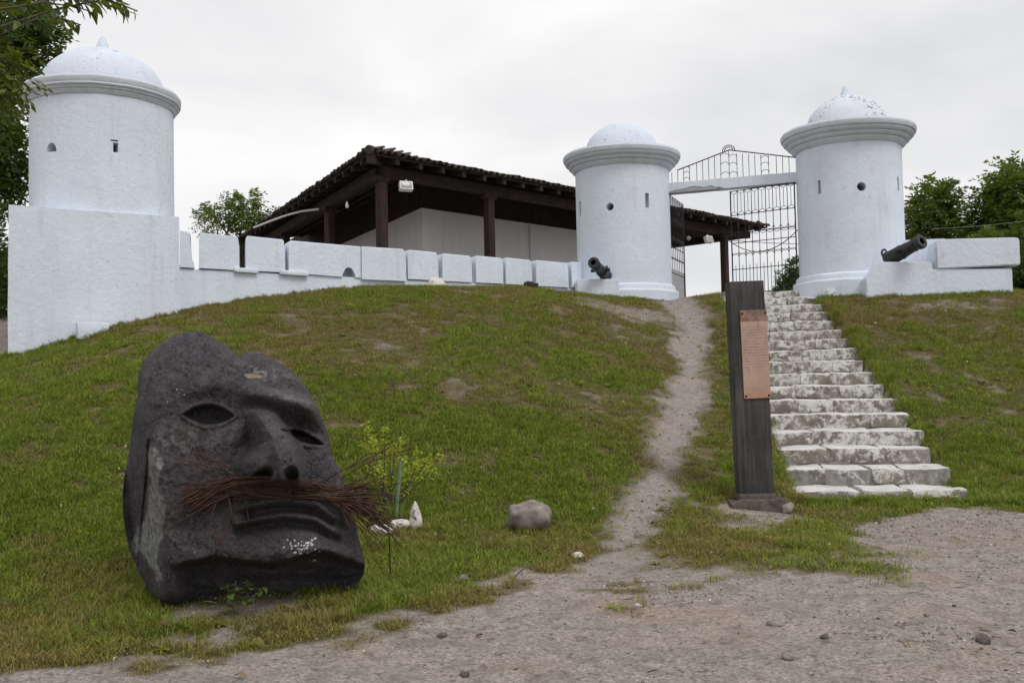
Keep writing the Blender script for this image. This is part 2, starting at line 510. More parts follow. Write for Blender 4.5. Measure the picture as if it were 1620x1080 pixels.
# outlines on the ground
EDGE = [hit(*p) for p in [(-260, 1062), (-60, 1050), (120, 1048), (300, 1040), (420, 1030), (560, 1002), (660, 975), (740, 952), (800, 915), (900, 893), (985, 862),
                          (1060, 856), (1120, 880), (1230, 886), (1335, 882), (1378, 850), (1325, 828), (1450, 814), (1560, 808), (1760, 812)]]
DIRT = EDGE + [(14, 9.7), (40, 9.0), (40, -20), (-40, -20), (-40, 4.6)]
PATH_PX = [(975, 890, 85), (1005, 832, 66), (1040, 760, 47), (1052, 705, 45), (1082, 640, 43), (1094, 590, 38), (1090, 545, 40), (1098, 512, 44), (1082, 484, 52)]
PATH = [hit(a, b) for a, b, c in PATH_PX]
PATH.append((3.25, 20.0)); PATH.append((3.7, 21.5))
PATH_W = [c * .72 * h[1] / F_PX for (a, b, c), h in zip(PATH_PX, PATH)] + [0.5, .8]
HEADC = (-1.80, 6.75)
W0, W1 = Vector((-5.25, 15.35)), Vector((1.55, 20.42))
wn_ = ((W1 - W0).normalized().y, -(W1 - W0).normalized().x)

def fields(x, y):
    """grass cover 0..1, path 0..1, dryness 0..1"""
    x = np.asarray(x, float); y = np.asarray(y, float)
    n1 = fbm(x * 1.3, y * 1.3, 4); n2 = fbm(x * 4.1 + 7, y * 4.1, 3); n3 = fbm(x * .45 + 3, y * .45 + 8, 3)
    dE, _ = seg_dist(x, y, EDGE)
    dE = np.where(inside(x, y, DIRT), -dE, dE)
    cover = sstep(-.22, .30, dE + (n1 - .5) * .75 + (n2 - .5) * .7)
    # thin growth straggling out of the lawn onto the dirt
    cover = np.maximum(cover, sstep(.60, .74, n1) * sstep(.5, .68, n2) * (1 - sstep(.3, 1.9, -dE)) * .55)
    tongue, _ = seg_dist(x, y, [hit(1080, 872), hit(1200, 885), hit(1330, 890)])
    cover = np.maximum(cover, (1 - sstep(.1, .75, tongue + (n2 - .5) * .9)) * .42)
    dP, par = seg_dist(x, y, PATH)
    w = np.interp(par, np.arange(len(PATH_W)), PATH_W)
    path = 1 - sstep(-.24, .26, dP - w + (n1 - .5) * .5 + (n2 - .5) * .35)
    cover = cover * (1 - path)
    # stony bare ground left of the path's upper end, bare patches by the crest
    for (px, py, r, k) in [(985, 492, .95, .55), (1030, 500, .8, .62), (940, 480, .6, .35), (990, 530, .7, .45), (690, 600, .9, .35), (560, 545, .9, .3), (300, 1010, .35, .8),
                           (1480, 487, .6, .6), (1560, 480, .7, .5), (1590, 612, .45, .45), (1545, 520, .8, .3), (930, 620, .6, .35), (950, 655, .5, .4), (390, 968, .5, .85), (500, 975, .45, .6), (1195, 812, .55, 1.0), (1185, 830, .4, .8)]:
        h = hit(px, py)
        d = np.hypot((x - h[0]) * .75, y - h[1])
        cover = cover * (1 - k * (1 - sstep(r * .35, r, d + (n2 - .5) * r * 1.3)))
    cover = cover * ((((x - W0.x) * wn_[0] + (y - W0.y) * wn_[1]) > 0) | (x > 1.2)) * (y < 20.6)
    s, t = stair_coords(x, y)
    cover = cover * (1 - (np.abs(t) < ST_W / 2 - .03) * (s > -.06) * (s < 9.6))
    cover = cover * (1 - .30 * sstep(.56, .72, n1) * sstep(8, 12, y)) * (1 - .60 * sstep(.50, .68, n2) * sstep(6.5, 9, y))
    z = ground_smooth(x, y)
    green, _ = seg_dist(x, y, [hit(30, 830), hit(150, 800), hit(300, 700)])
    green2, _ = seg_dist(x, y, [hit(640, 760), hit(760, 740), hit(900, 760)])
    green3, _ = seg_dist(x, y, [hit(1420, 560), hit(1470, 620), hit(1580, 690)])
    g = np.exp(-(green / 1.4) ** 2) + .9 * np.exp(-(green2 / 1.2) ** 2) + 1.0 * np.exp(-(green3 / 1.5) ** 2)
    dry = .17 + (n3 - .5) * 1.3 + (n1 - .5) * 2.0 + (n2 - .5) * 2.1 + .52 * sstep(1.1, 2.7, z) + .30 * (1 - sstep(.0, .6, dE)) + .3 * (1 - sstep(.0, .7, dP - w)) - .55 * g
    return np.clip(cover, 0, 1), path, np.clip(dry, 0, 1)

def ground(x, y, detail=True):
    x = np.asarray(x, float); y = np.asarray(y, float)
    z = ground_base(x, y)
    dP, par = seg_dist(x, y, PATH)
    z = z - .05 * np.exp(-(dP / .45) ** 2)
    if detail:
        z = z + (fbm(x * .9, y * .9, 4) - .5) * .10 * sstep(7, 10, y) + (fbm(x * 5, y * 5, 4, .6) - .5) * .028
    return z

def axis(lo, hi, step, far):
    a = list(np.arange(lo, hi, step)); s = step
    up = []; v = hi
    while v < far: up.append(v); s *= 1.16; v += s
    s = step; dn = []; v = lo
    while v > -far: s *= 1.16; v -= s; dn.append(v)
    return np.array(dn[::-1] + a + up)
gx = axis(-9.0, 12.0, .075, 900); gy = axis(3.6, 20.6, .075, 900)
GX, GY = np.meshgrid(gx, gy)
GZ = ground(GX, GY)
nx, ny = len(gx), len(gy)
idx = np.arange(nx * ny).reshape(ny, nx)
quads = np.stack([idx[:-1, :-1], idx[:-1, 1:], idx[1:, 1:], idx[1:, :-1]], -1).reshape(-1, 4)

def ground_mat():
    m, nt, b = mat_new('earth_and_turf', 0.97, 0.1)
    p = coords(nt, True)
    fine = noise(nt, p, 46, 6, 0.7)
    mid = noise(nt, p, 7, 6, 0.65)
    big = noise(nt, p, .9, 4, 0.6)
    dirt = ramp(nt, fine, [(0.30, (0.105, 0.086, 0.076)), (0.5, (0.295, 0.250, 0.224)), (0.70, (0.46, 0.405, 0.365))])
    dirt = mixc(nt, ramp(nt, mid, [(0.36, 0.6), (0.58, 0.0)]), dirt, (0.155, 0.130, 0.116))
    dirt = mixc(nt, ramp(nt, noise(nt, p, 19, 4, 0.6), [(0.55, 0.0), (0.66, 0.75)]), dirt, (0.105, 0.088, 0.078))
    dirt = mixc(nt, ramp(nt, big, [(0.54, 0.0), (0.72, 0.55)]), dirt, (0.30, 0.19, 0.135))
    v = N(nt, 'ShaderNodeTexVoronoi', Scale=30.0); nt.links.new(p, v.inputs['Vector'])
    peb = ramp(nt, v.outputs['Distance'], [(0.14, 1.0), (0.22, 0.0)])
    pk = nt.nodes.new('ShaderNodeMath'); pk.operation = 'MULTIPLY'
    nt.links.new(peb, pk.inputs[0]); nt.links.new(ramp(nt, noise(nt, p, 3.2, 4), [(0.45, 0.0), (0.62, 0.8)]), pk.inputs[1])
    dirt = mixc(nt, pk.outputs[0], dirt, mixc(nt, v.outputs['Color'], (0.09, 0.08, 0.075), (0.42, 0.39, 0.36)))
    dirt = mixc(nt, attr(nt, 'path').outputs['Fac'], dirt, mixc(nt, 0.35, dirt, (0.235, 0.212, 0.200)))
    soil = ramp(nt, mid, [(0.3, (0.060, 0.048, 0.022)), (0.55, (0.105, 0.080, 0.038)), (0.8, (0.165, 0.128, 0.078))])
    soil = mixc(nt, ramp(nt, fine, [(0.45, 0.0), (0.7, 0.6)]), soil, (0.052, 0.060, 0.018))
    c = mixc(nt, ramp(nt, attr(nt, 'cover').outputs['Fac'], [(.05, 0.0), (.45, 1.0)]), dirt, soil)
    nt.links.new(c, b.inputs['Base Color'])
    n1 = bump(nt, b, fine, 0.55, 0.012)
    bump(nt, b, mid, 0.5, 0.04, n1)
    return m
gm_ = fast_mesh('ground', np.c_[GX.ravel(), GY.ravel(), GZ.ravel()], quads, ground_mat(), True)
cov, pth, dry_ = fields(GX.ravel(), GY.ravel())
add_attr(gm_, 'cover', cov); add_attr(gm_, 'path', pth)
tag(ob('ground', gm_), 'grassy mound above a bare earth forecourt', None, None, 'structure')

# ------------------------------------------------------------------ towers
def boolean_cut(me, cutters, name):
    tmp = bpy.data.objects.new('tmp', me); COL.objects.link(tmp)
    cu = bpy.data.objects.new('tmpc', cutters); COL.objects.link(cu)
    md = tmp.modifiers.new('b', 'BOOLEAN'); md.operation = 'DIFFERENCE'; md.solver = 'EXACT'; md.object = cu
    md.use_self = True
    dg = bpy.context.evaluated_depsgraph_get()
    out = bpy.data.meshes.new_from_object(tmp.evaluated_get(dg))
    out.name = name
    bpy.data.objects.remove(tmp); bpy.data.objects.remove(cu)
    return out

def cyl_hit(px, py, c, r):
    d = ray(px, py); o = Vector((0, 0, EYE))
    ox, oy = o.x - c[0], o.y - c[1]
    A = d.x ** 2 + d.y ** 2; B = 2 * (ox * d.x + oy * d.y); Cc = ox ** 2 + oy ** 2 - r * r
    disc = max(B * B - 4 * A * Cc, 0)
    return o + d * ((-B - math.sqrt(disc)) / (2 * A))

def auto_smooth(me, ang=0.5):
    bm = bmesh.new(); bm.from_mesh(me)
    for f in bm.faces: f.smooth = True
    for e in bm.edges:
        e.smooth = not (len(e.link_faces) == 2 and e.calc_face_angle(0) > ang)
    bm.to_mesh(me); bm.free()

def wobble(me, amp, freq=2.0, seed=0):
    n = len(me.vertices); co = np.empty(n * 3, np.float32)
    me.vertices.foreach_get('co', co); co = co.reshape(-1, 3)
    for k in range(3):
        a = co[:, (k + 1) % 3] * freq + seed * 3.7 + k * 11; b = co[:, (k + 2) % 3] * freq + co[:, k] * .37 * freq
        co[:, k] += (fbm(a, b, 3) - .5) * 2 * amp
    me.vertices.foreach_set('co', co.ravel()); me.update()

def tower(c, r, z0, zc, rim_r, dome_r, dome_h, openings, label, dome_mat, finial=True, moulding=True, seed=0, z_rim=6.0):
    """zc: underside of the cornice; openings: (px, py, kind, size)"""
    t = empty('watchtower', (c[0], c[1], z0), label, 'tower')
    mb = MB()
    nz = 14
    mb.lathe([(0, z0)] + [(r, z0 + (zc + .06 - z0) * k / nz) for k in range(nz + 1)] + [(0, zc + .06)], (c[0], c[1], 0), 96)
    me = mb.mesh('drum', M_STUCCO)
    cb = MB()
    for (px, py, kind, w, h) in openings:
        q = cyl_hit(px, py, c, r)
        nrm = Vector((q.x - c[0], q.y - c[1], 0)).normalized()
        R = nrm.to_track_quat('X', 'Z').to_matrix()
        if kind == 'round':
            M = R @ Matrix.Rotation(math.radians(90), 3, 'Y')
            cb.lathe([(0, -.5), (w / 2, -.5), (w / 2, .3), (0, .3)], q, 24, M)
        elif kind == 'slot':
            cb.box(q, (.9, w, h), R)
        elif kind == 'half':
            pts = [q + R @ Vector((-.45, w / 2 * math.cos(a), h * math.sin(a) - h / 2)) for a in np.linspace(0, math.pi, 12)]
            cb.slab(pts, nrm * .9)
        elif kind == 'tee':
            cb.box(q + Vector((0, 0, h * .42)) - R @ Vector((0, w * .25, 0)), (.9, w * 1.5, h * .14), R)
            cb.box(q - Vector((0, 0, h * .12)), (.904, w, h * .76), R)
    me = boolean_cut(me, cb.mesh('cut', M_STUCCO), 'drum')
    auto_smooth(me, .45)
    ob('drum', me, t)
    # stepped cornice, rolls below a flat rim
    mb = MB()
    s = rim_r - r
    prof = [(r - .05, zc - .02), (r + .02, zc - .02)]
    for k in range(3):
        a0 = r + .02 + s * .27 * k; zk = zc + (z_rim - .13 - zc) * k / 3; dz = (z_rim - .13 - zc) / 3
        prof += [(a0 + s * .10, zk + dz * .10), (a0 + s * .21, zk + dz * .38), (a0 + s * .26, zk + dz * .74), (a0 + s * .21, zk + dz * .97)]
    prof += [(rim_r - .015, z_rim - .125), (rim_r, z_rim - .10), (rim_r + .004, z_rim - .04), (rim_r - .02, z_rim), (dome_r - .06, z_rim + .03), (dome_r - .2, z_rim + .03), (dome_r - .2, zc - .02)]
    prof.append(prof[0])
    mb.lathe(prof, (c[0], c[1], 0), 96)
    me = mb.mesh('cornice', M_TRIM, True, .5); wobble(me, .010, 3.0, seed)
    ob('cornice', me, t)
    mb = MB()
    zb = z_rim + .02
    mb.lathe([(dome_r * math.cos(a), zb + dome_h * math.sin(a)) for a in np.linspace(0, math.pi / 2 - .001, 22)] + [(0, zb + dome_h)], (c[0], c[1], 0), 72)
    me = mb.mesh('dome', dome_mat, True, 1.2); wobble(me, .010, 2.4, seed + 4)
    ob('dome', me, t)
    if finial:
        mb = MB(); zf = zb + dome_h - .02
        mb.lathe([(.13, zf - .05), (.118, zf + .01), (.10, zf + .07), (.074, zf + .145), (.044, zf + .215), (.02, zf + .25), (0, zf + .262)], (c[0], c[1], 0), 24)
        ob('finial', mb.mesh('finial', M_DOME, True, 1.0), t)
    if moulding:
        mb = MB()
        mb.lathe([(r - .06, z0 - .3), (r + .14, z0 - .3), (r + .135, z0 + .10), (r + .12, z0 + .125), (r + .075, z0 + .14), (r + .07, z0 + .20),
                  (r + .055, z0 + .235), (r + .012, z0 + .262), (r - .06, z0 + .27), (r - .06, z0 - .3)], (c[0], c[1], 0), 80)
        me = mb.mesh('base_moulding', M_STUCCO, True, .5); wobble(me, .010, 2.5, seed + 9)
        ob('base_moulding', me, t)
    return t

T_MID, T_RIGHT, T_LEFT = (2.40, 20.72), (6.72, 19.35), (-6.44, 15.55)
T_MID_OB = tower(T_MID, .985, 3.06, 5.76, 1.235, .77, .67,
      [(918, 330, 'slot', .07, .30), (1024, 317, 'slot', .085, .30), (965, 327, 'round', .155, 0)],
      'domed white tower left of the gate, without a spike on its dome', M_DOME, finial=False, seed=1, z_rim=6.11)
tower(T_RIGHT, .995, 3.06, 5.80, 1.275, .79, .70,
      [(1296, 296, 'slot', .062, .26), (1421, 291, 'slot', .062, .27), (1363, 295, 'round', .165, 0)],
      'domed white tower right of the gate, its dome peeling to black', M_DOMEPEEL, seed=2, z_rim=6.17)
tower(T_LEFT, 1.065, 4.00, 5.84, 1.175, .93, .69,
      [(81, 233, 'half', .19, .14), (183, 231, 'tee', .07, .19), (270, 258, 'slot', .025, .19)],
      'large white round tower on a square block at the left', M_DOME, moulding=False, seed=3, z_rim=6.09)

# ------------------------------------------------------------------ block under the left tower
A, B = Vector((-7.05, 13.80)), Vector((-5.085, 15.10))
u = (B - A).normalized(); nin = Vector((-u.y, u.x))
poly = [A, B, B + nin * 2.3, A + nin * 2.3 + u * .75]
mb = MB()
nb = 12
vs = mb.prism([(p.x, p.y) for p in poly], 1.2, 4.03)
for v in vs:
    if v.co.z < 2: 
        v.co.x += -.03 * u.x if (v.co.xy - A).length < 1.5 else .02 * u.x
bmesh.ops.subdivide_edges(mb.bm, edges=mb.bm.edges[:], cuts=nb, use_grid_fill=True)
me = mb.mesh('tower_block', M_STUCCO, True, .5); wobble(me, .014, 1.6, 5)
tag(ob('tower_block', me), 'plain white plastered square block carrying the left tower', 'plinth')

# ------------------------------------------------------------------ curtain wall with merlons
W0, W1 = Vector((-5.25, 15.35)), Vector((1.55, 20.42))
wu = (W1 - W0).normalized(); wn = Vector((wu.y, -wu.x))           # wn points out towards the camera
def wall_s(px):
    d = ray(px, 420)
    k = d.x / d.y
    return (k * W0.y - W0.x) / (wu.x - k * wu.y)
def wp(s, out, z): return Vector((W0.x + wu.x * s + wn.x * out, W0.y + wu.y * s + wn.y * out, z))
wall = empty('curtain_wall', wp(0, 0, 2.4), 'long white crenellated wall from the left tower to the gate tower', 'wall')
LEDGE = 3.29
L = (W1 - W0).length
mb = MB()
# front follows a slightly uneven plaster face
ns, nzv = 90, 8
for i in range(ns):
    pass
vs = mb.slab([wp(0, 0, 1.9), wp(L, 0, 1.9), wp(L, 0, LEDGE - .012), wp(0, 0, LEDGE - .012)], (-wn.x * .45, -wn.y * .45, 0))
bmesh.ops.subdivide_edges(mb.bm, edges=[e for e in mb.bm.edges if e.calc_length() > 2], cuts=60, use_grid_fill=True)
bmesh.ops.subdivide_edges(mb.bm, edges=[e for e in mb.bm.edges if abs(e.verts[0].co.z - e.verts[1].co.z) > .6], cuts=8, use_grid_fill=True)
me = mb.mesh('wall_base', M_STUCCO, True, .5)
hc = MB()
q0 = wall_s(550)
me_w = me
wobble(me, .016, 1.5, 8)
ob('wall_base', me, wall)
GAPS = [(301.5, 313.5), (378, 387), (450, 455.5), (640, 644), (692, 698), (745, 751), (794.5, 798), (840, 846), (897.5, 902)]
edges_px = [284] + [v for g in GAPS for v in g] + [925]
TOPS = [3.86, 3.85, 3.85, 3.83, 3.82, 3.80, 3.80, 3.80, 3.80, 3.82]
for i in range(0, len(edges_px), 2):
    s0, s1 = wall_s(edges_px[i]), wall_s(edges_px[i + 1])
    zt = TOPS[i // 2] - .005
    parts = [(s0, s1, .035, LEDGE)]
    if i == 6:                                    # the long stretch: a joint splits it, the hole sits left of the joint
        sj = wall_s(570); sh = wall_s(550.5)
        parts = [(s0, sj - .004, .030, LEDGE), (sj, s1, .062, LEDGE - .05)]
    for k, (a, b, out, zl) in enumerate(parts):
        mb = MB()
        top_in = .022 if b - a < 1.2 else .015
        pts = [(a, zl), (b, zl), (b - .004, zt - .16), (b - top_in, zt - .025), (b - top_in - .022, zt), (a + top_in + .02, zt + .012), (a + top_in * .8, zt - .018), (a + .006, zt - .16)]
        if i == 0: pts = [(a, zl), (b + .05, zl), (b + .045, zl + .08), (b + .01, zl + .10), (b - .01, zt - .04), (b - .035, zt), (a, zt + .015)]
        if i == 6 and k == 0: pts = [(a, zl), (sh - .13, zl - .02)] + [(sh - .125 * math.cos(t_), zl + .005 + .165 * math.sin(t_)) for t_ in np.linspace(.05, math.pi - .05, 11)] + [(sh + .13, zl - .02), (b, zl - .02), (b, zt - .012), (b - .02, zt - .002), (a + .05, zt + .012), (a + .02, zt - .03), (a + .006, zt - .16)]
        if i == 6 and k == 1: pts = [(a, zl), (b, zl), (b - .004, zt - .16), (b - .03, zt - .03), (b - .06, zt), (a + .02, zt - .004), (a, zt - .012)]
        front = [wp(s, out, z) for s, z in pts]
        sk = Vector((-.10, .36, 0)) if i < 6 else Vector((-.15, .30, 0)); mb.slab(front, (sk.x - wn.x * out, sk.y - wn.y * out, 0))
        es = [e for e in mb.bm.edges if all(abs((v.co.xy - W0).dot(wn) - out) < 1e-4 for v in e.verts) and min(v.co.z for v in e.verts) > zl + .02]
        bmesh.ops.bevel(mb.bm, geom=es, offset=.018, segments=2, affect='EDGES')
        me = mb.mesh('merlon', M_STUCCO, True, .6); wobble(me, .008, 4.0, i)
        ob('merlon', me, wall)
# niche behind the gun hole and the sill below each gap
mb = MB(); sh = wall_s(550.5)
mb.slab([wp(sh - .35, -.20, 3.2), wp(sh + .3, -.20, 3.2), wp(sh + .3, -.20, 3.5), wp(sh - .35, -.20, 3.5)], (-wn.x * .05, -wn.y * .05, 0))
mb.build('hole_back', M_TRIM, wall)
for i in (1, 2):
    g = GAPS[i]
    mb = MB(); s0, s1 = wall_s(g[0]), wall_s(g[1])
    mb.box(wp((s0 + s1) / 2 + .06 * i, .02, LEDGE - .004), (.30 + .1 * i, .11, .075), Matrix.Rotation(math.atan2(wu.y, wu.x), 3, 'Z'), .02)
    me = mb.mesh('patched_sill', M_STUCCO, True, .6); wobble(me, .012, 6, i)
    ob('patched_sill', me, wall)

# ------------------------------------------------------------------ cannon plinths and the right wall
def plinth(pts_plan, z0, z1, label, chamfer=None, name='cannon_plinth'):
    mb = MB()
    vs = mb.prism(pts_plan, z0, z1)
    bmesh.ops.bevel(mb.bm, geom=[e for e in mb.bm.edges if all(abs(v.co.z - z1) < 1e-5 for v in e.verts)], offset=.02, segments=2, affect='EDGES')
    me = mb.mesh(name, M_STUCCO, True, .6); wobble(me, .010, 2.5, 3)
    return tag(ob(name, me), label, 'plinth')
pa, pb = at(916, 441, 19.45), at(978, 440, 19.55)
plinth([(pa.x - .04, pa.y), (pb.x, pb.y), (pb.x + .12, pb.y + .75), (pa.x - .04, pa.y + .95)], 2.7, pa.z, 'low white plinth under the cannon left of the gate')

rw = empty('bastion_wall', (7.6, 17.8, 2.7), 'white wall right of the gate with a long block above its ledge', 'wall')
yb = 17.80
p0, p1, p2, p3 = at(1370, 441, yb), at(1392, 414, yb), at(1456, 413, yb), at(1604, 428, yb - .1)
mb = MB()
prof = [(p0.x, 2.3), (p3.x - .02, 2.3), (p3.x - .02, 3.25), (p2.x + .22, 3.25), (p2.x + .2, p1.z - .02), (p1.x, p1.z), (p0.x, p0.z)]
mb.slab([(x, yb - .1 * max(0, (x - p2.x) / (p3.x - p2.x)), z) for x, z in prof], (.12, .85, 0))
bmesh.ops.bevel(mb.bm, geom=[e for e in mb.bm.edges if e.calc_length() > .3], offset=.018, segments=2, affect='EDGES')
me = mb.mesh('wall_base', M_STUCCO, True, .5); wobble(me, .012, 2.0, 12); ob('wall_base', me, rw)
m0, m1 = at(1480, 378, yb - .04), at(1611, 375, yb - .14)
mb = MB()
zb_, zt_ = 3.262, m0.z
pts = [(m0.x + .01, zb_), (m1.x + .02, zb_ + .03), (m1.x + .015, zt_ - .05), (m1.x - .02, zt_ - .01), (m0.x + .10, zt_ - .005), (m0.x + .03, zt_ - .035), (m0.x, zt_ - .14)]
mb.slab([(x, yb - .045 - .1 * (x - m0.x) / (m1.x - m0.x), z) for x, z in pts], (.10, .62, 0))
bmesh.ops.bevel(mb.bm, geom=[e for e in mb.bm.edges if e.calc_length() > .3], offset=.02, segments=2, affect='EDGES')
me = mb.mesh('merlon', M_STUCCO, True, .5); wobble(me, .010, 2.5, 13); ob('merlon', me, rw)
mb = MB()                                                    # rear parapet behind the cannon, butting against the tower
mb.slab([(7.25, 18.75, 2.6), (8.25, 18.60, 2.6), (8.25, 18.60, 3.93), (7.25, 18.75, 3.93)], (.08, .4, 0))
me = mb.mesh('parapet', M_STUCCO, True, .5); wobble(me, .012, 2.0, 15); ob('parapet', me, rw)
mb = MB()
q = at(1330, 460, 18.6)
mb.box((q.x, q.y, q.z - .16), (.62, .35, .36), None, .02)
me = mb.mesh('peeling_kerb', M_DOMEPEEL, True, .6); wobble(me, .01, 3, 2)
tag(ob('kerb_block', me), 'small peeling white block at the foot of the right gate tower', 'block')

# ------------------------------------------------------------------ cannons
def cannon(muz, bre, label, group, r=.128):
    muz, bre = Vector(muz), Vector(bre)
    d = (muz - bre); Ln = d.length; d.normalize()
    c = empty('cannon', bre, label, 'cannon', group)
    M = d.to_track_quat('Z', 'Y').to_matrix()
    mb = MB()
    mb.lathe([(0, -.03), (.04, -.03), (.045, 0), (r * 1.12, .01), (r * 1.15, .05), (r * 1.05, .075), (r * 1.02, .30), (r * 1.06, .31), (r * 1.06, .34), (r * .98, .35),
              (r * .86, Ln - .20), (r * .92, Ln - .19), (r * .92, Ln - .165), (r * .85, Ln - .155), (r * .86, Ln - .12), (r * 1.0, Ln - .085), (r * 1.06, Ln - .04), (r * 1.03, Ln - .008), (r * .97, Ln),
              (r * .50, Ln), (r * .47, Ln - .02)], bre, 40, M)
    ob('barrel', mb.mesh('barrel', M_CANNON, True, .7), c)
    mb = MB(); mb.lathe([(r * .47, Ln - .02), (r * .47, Ln - .35), (0, Ln - .35)], bre, 24, M); ob('bore', mb.mesh('bore', M_BORE, True), c)
    mb = MB(); side = d.cross(Vector((0, 0, 1))).normalized(); up = side.cross(d)
    o = bre + d * (Ln * .45)
    mb.tube([o - side * .19, o + side * .19], .035, 12); mb.build('trunnion', M_CANNON, c, True)
    mb = MB(); o = bre - d * .02 + up * .07
    ring = [o + up * (.075 + .07 * math.sin(a)) + d * (.055 * math.cos(a)) for a in np.linspace(0, 2 * math.pi, 17)]
    mb.tube(ring, .018, 8, False); mb.build('lifting_ring', M_CANNON, c, True)
    return c
cannon(at(938.5, 415, 18.95), at(959, 437, 19.75), 'black iron cannon pointing out beside the left gate tower', None, .108)
cannon(at(1459, 381, 17.45), at(1404, 411, 18.10), 'black iron cannon aimed up and right beside the right gate tower', None)

# ------------------------------------------------------------------ stairs: every tread has its own stones
stairs = empty('stone_staircase', (ST0.x, ST0.y, 0), 'whitewashed stone steps climbing the mound to the gate', 'stairs')
rs = random.Random(3)
for k in range(N_STEP):
    z1 = ST_Z0 + RISER * k
    s0 = TREAD * k
    half = ST_W / 2 * (1.0 + .03 * rs.uniform(-1, 1)) + (.03 if k == 0 else 0)
    off = rs.uniform(-.03, .03)
    M = Matrix(((ST_N.x, ST_DIR.x, 0), (ST_N.y, ST_DIR.y, 0), (0, 0, 1)))
    def sp(t, s, z): return Vector((ST0.x + ST_N.x * t + ST_DIR.x * s, ST0.y + ST_N.y * t + ST_DIR.y * s, z))
    mb = MB()
    depth = TREAD + .16
    mb.box(sp(off, s0 + .022 + depth / 2, z1 - .160), (half * 2 - .05, depth, .29), M)
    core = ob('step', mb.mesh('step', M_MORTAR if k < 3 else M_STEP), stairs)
    n = rs.choice([3, 3, 4]) if k < 12 else 3
    cuts = sorted(rs.uniform(.8, 1.2) + i for i in range(n - 1))
    tot = n
    xs = [-half + off] + [(-half + off) + 2 * half * (c_ / (n)) for c_ in cuts] + [half + off]
    for i in range(n):
        jw = .010 if k < 3 else .003
        a, b = xs[i] + jw, xs[i + 1] - jw
        if b - a < .15: continue
        dz = rs.uniform(-.014, .010); ds = rs.uniform(-.03, .02)
        hgt = .172 if k else .085
        sb = MB()
        sb.box((0, 0, 0), (b - a, depth - .02, hgt), None, .03)
        es = [e for e in sb.bm.edges if e.calc_length() > .2]
        bmesh.ops.subdivide_edges(sb.bm, edges=es, cuts=5, use_grid_fill=True)
        for v in sb.bm.verts:
            p = v.co
            nn = Vector((vnoise2(np.array(p.x * 5 + k * 3.1 + i), np.array(p.z * 9 + p.y * 4)), vnoise2(np.array(p.x * 6 + k), np.array(p.z * 8 + i * 5.3)), vnoise2(np.array(p.x * 5 + i * 2.2), np.array(p.y * 5 + k * 1.7))))
            v.co = p + Vector(((nn.x - .5) * .03, (nn.y - .5) * .055, (nn.z - .5) * .03))
            if i == n - 1 and p.x > (b - a) / 2 - .12 and p.y < 0: v.co.y += .05
        sb.bm.transform(M.to_4x4())
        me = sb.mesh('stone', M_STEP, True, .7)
        st = ob('stone', me, core, loc=sp((a + b) / 2, s0 + depth / 2 + ds, z1 - hgt / 2 + dz))

# ------------------------------------------------------------------ gate: lintel, overthrow, two leaves
def bar(p, q, r=.011, seg=6):
    mb = MB(); mb.tube([p, q], r, seg); return mb
gate = empty('gate_lintel', at(1060, 300, 20.3), 'whitewashed concrete beam spanning the two gate towers', 'beam')
ga, gb = at(1050, 290, 20.42), at(1266, 272, 19.50)             # upper edge of the beam
gd = Vector((gb.x - ga.x, gb.y - ga.y, 0)).normalized(); gn = Vector((gd.y, -gd.x, 0))
zl_t = (ga.z + gb.z) / 2
Lb = (Vector((gb.x, gb.y)) - Vector((ga.x, ga.y))).length
def gp(s, out, z): return Vector((ga.x, ga.y, 0)) + gd * s + gn * out + Vector((0, 0, z))
mb = MB()
mb.slab([gp(0, .0, zl_t - .21), gp(Lb, .0, zl_t - .20), gp(Lb, .0, zl_t), gp(0, .0, zl_t)], -gn * .26)
bmesh.ops.subdivide_edges(mb.bm, edges=[e for e in mb.bm.edges if e.calc_length() > 1], cuts=30, use_grid_fill=True)
for v in mb.bm.verts:                                           # the lower left arris has broken away
    s = (v.co - gp(0, 0, v.co.z)).dot(gd); o = (v.co - gp(0, 0, v.co.z)).dot(gn)
    if v.co.z < zl_t - .1 and o > -.1 and .05 < s < 1.15:
        v.co.z += .085 * min(1, (s - .05) / .3) * (1 + .25 * math.sin(s * 13)) * (1.0 if s < 1.0 else .4)
me = mb.mesh('beam', M_STUCCO, True, .5); wobble(me, .006, 4, 3)
gbm = ob('beam', me, gate)
mb = MB()
mb.slab([gp(.08, -.012, zl_t - .205), gp(1.12, -.012, zl_t - .203), gp(1.10, -.012, zl_t - .10), gp(.35, -.012, zl_t - .09)], -gn * .2)
me = mb.mesh('broken_core', M_CONC); wobble(me, .008, 7, 4); ob('broken_core', me, gate)

over = empty('gate_overthrow', gp(Lb / 2, -.13, zl_t), 'black wrought iron cresting above the gate lintel', 'ironwork')
hL, hP, hR = .20, .60, .30
def top_h(s):
    f = s / Lb
    return hL + (hP - hL) * (f / .49) if f < .49 else hP - .06 + (hR - hP + .06) * ((f - .49) / .51)
def ip(s, z): return gp(s, -.13, zl_t + z)
for (a, b) in ((.10, .49), (.49, .985)):
    q = MB(); q.tube([ip(Lb * a, top_h(Lb * a)), ip(Lb * b, top_h(Lb * b - .001 if a < .2 else Lb * b))], .012, 6); q.build('top_rail', M_IRON, over)
def uarc(s0, s1, z, hh, par, name='arc', flip=1, rr=.006, P=None):
    P = P or ip
    q = MB(); q.tube([P((s0 + s1) / 2 - (s1 - s0) / 2 * math.cos(a), z + flip * hh * math.sin(a)) for a in np.linspace(0, math.pi, 11)], rr, 5); return q.build(name, M_IRON, par, True)
vb = [.055, .10, .145, .19, .245, .29, .335, .38, .425, .487, .545, .588, .632, .676, .72, .775, .83, .875, .92]
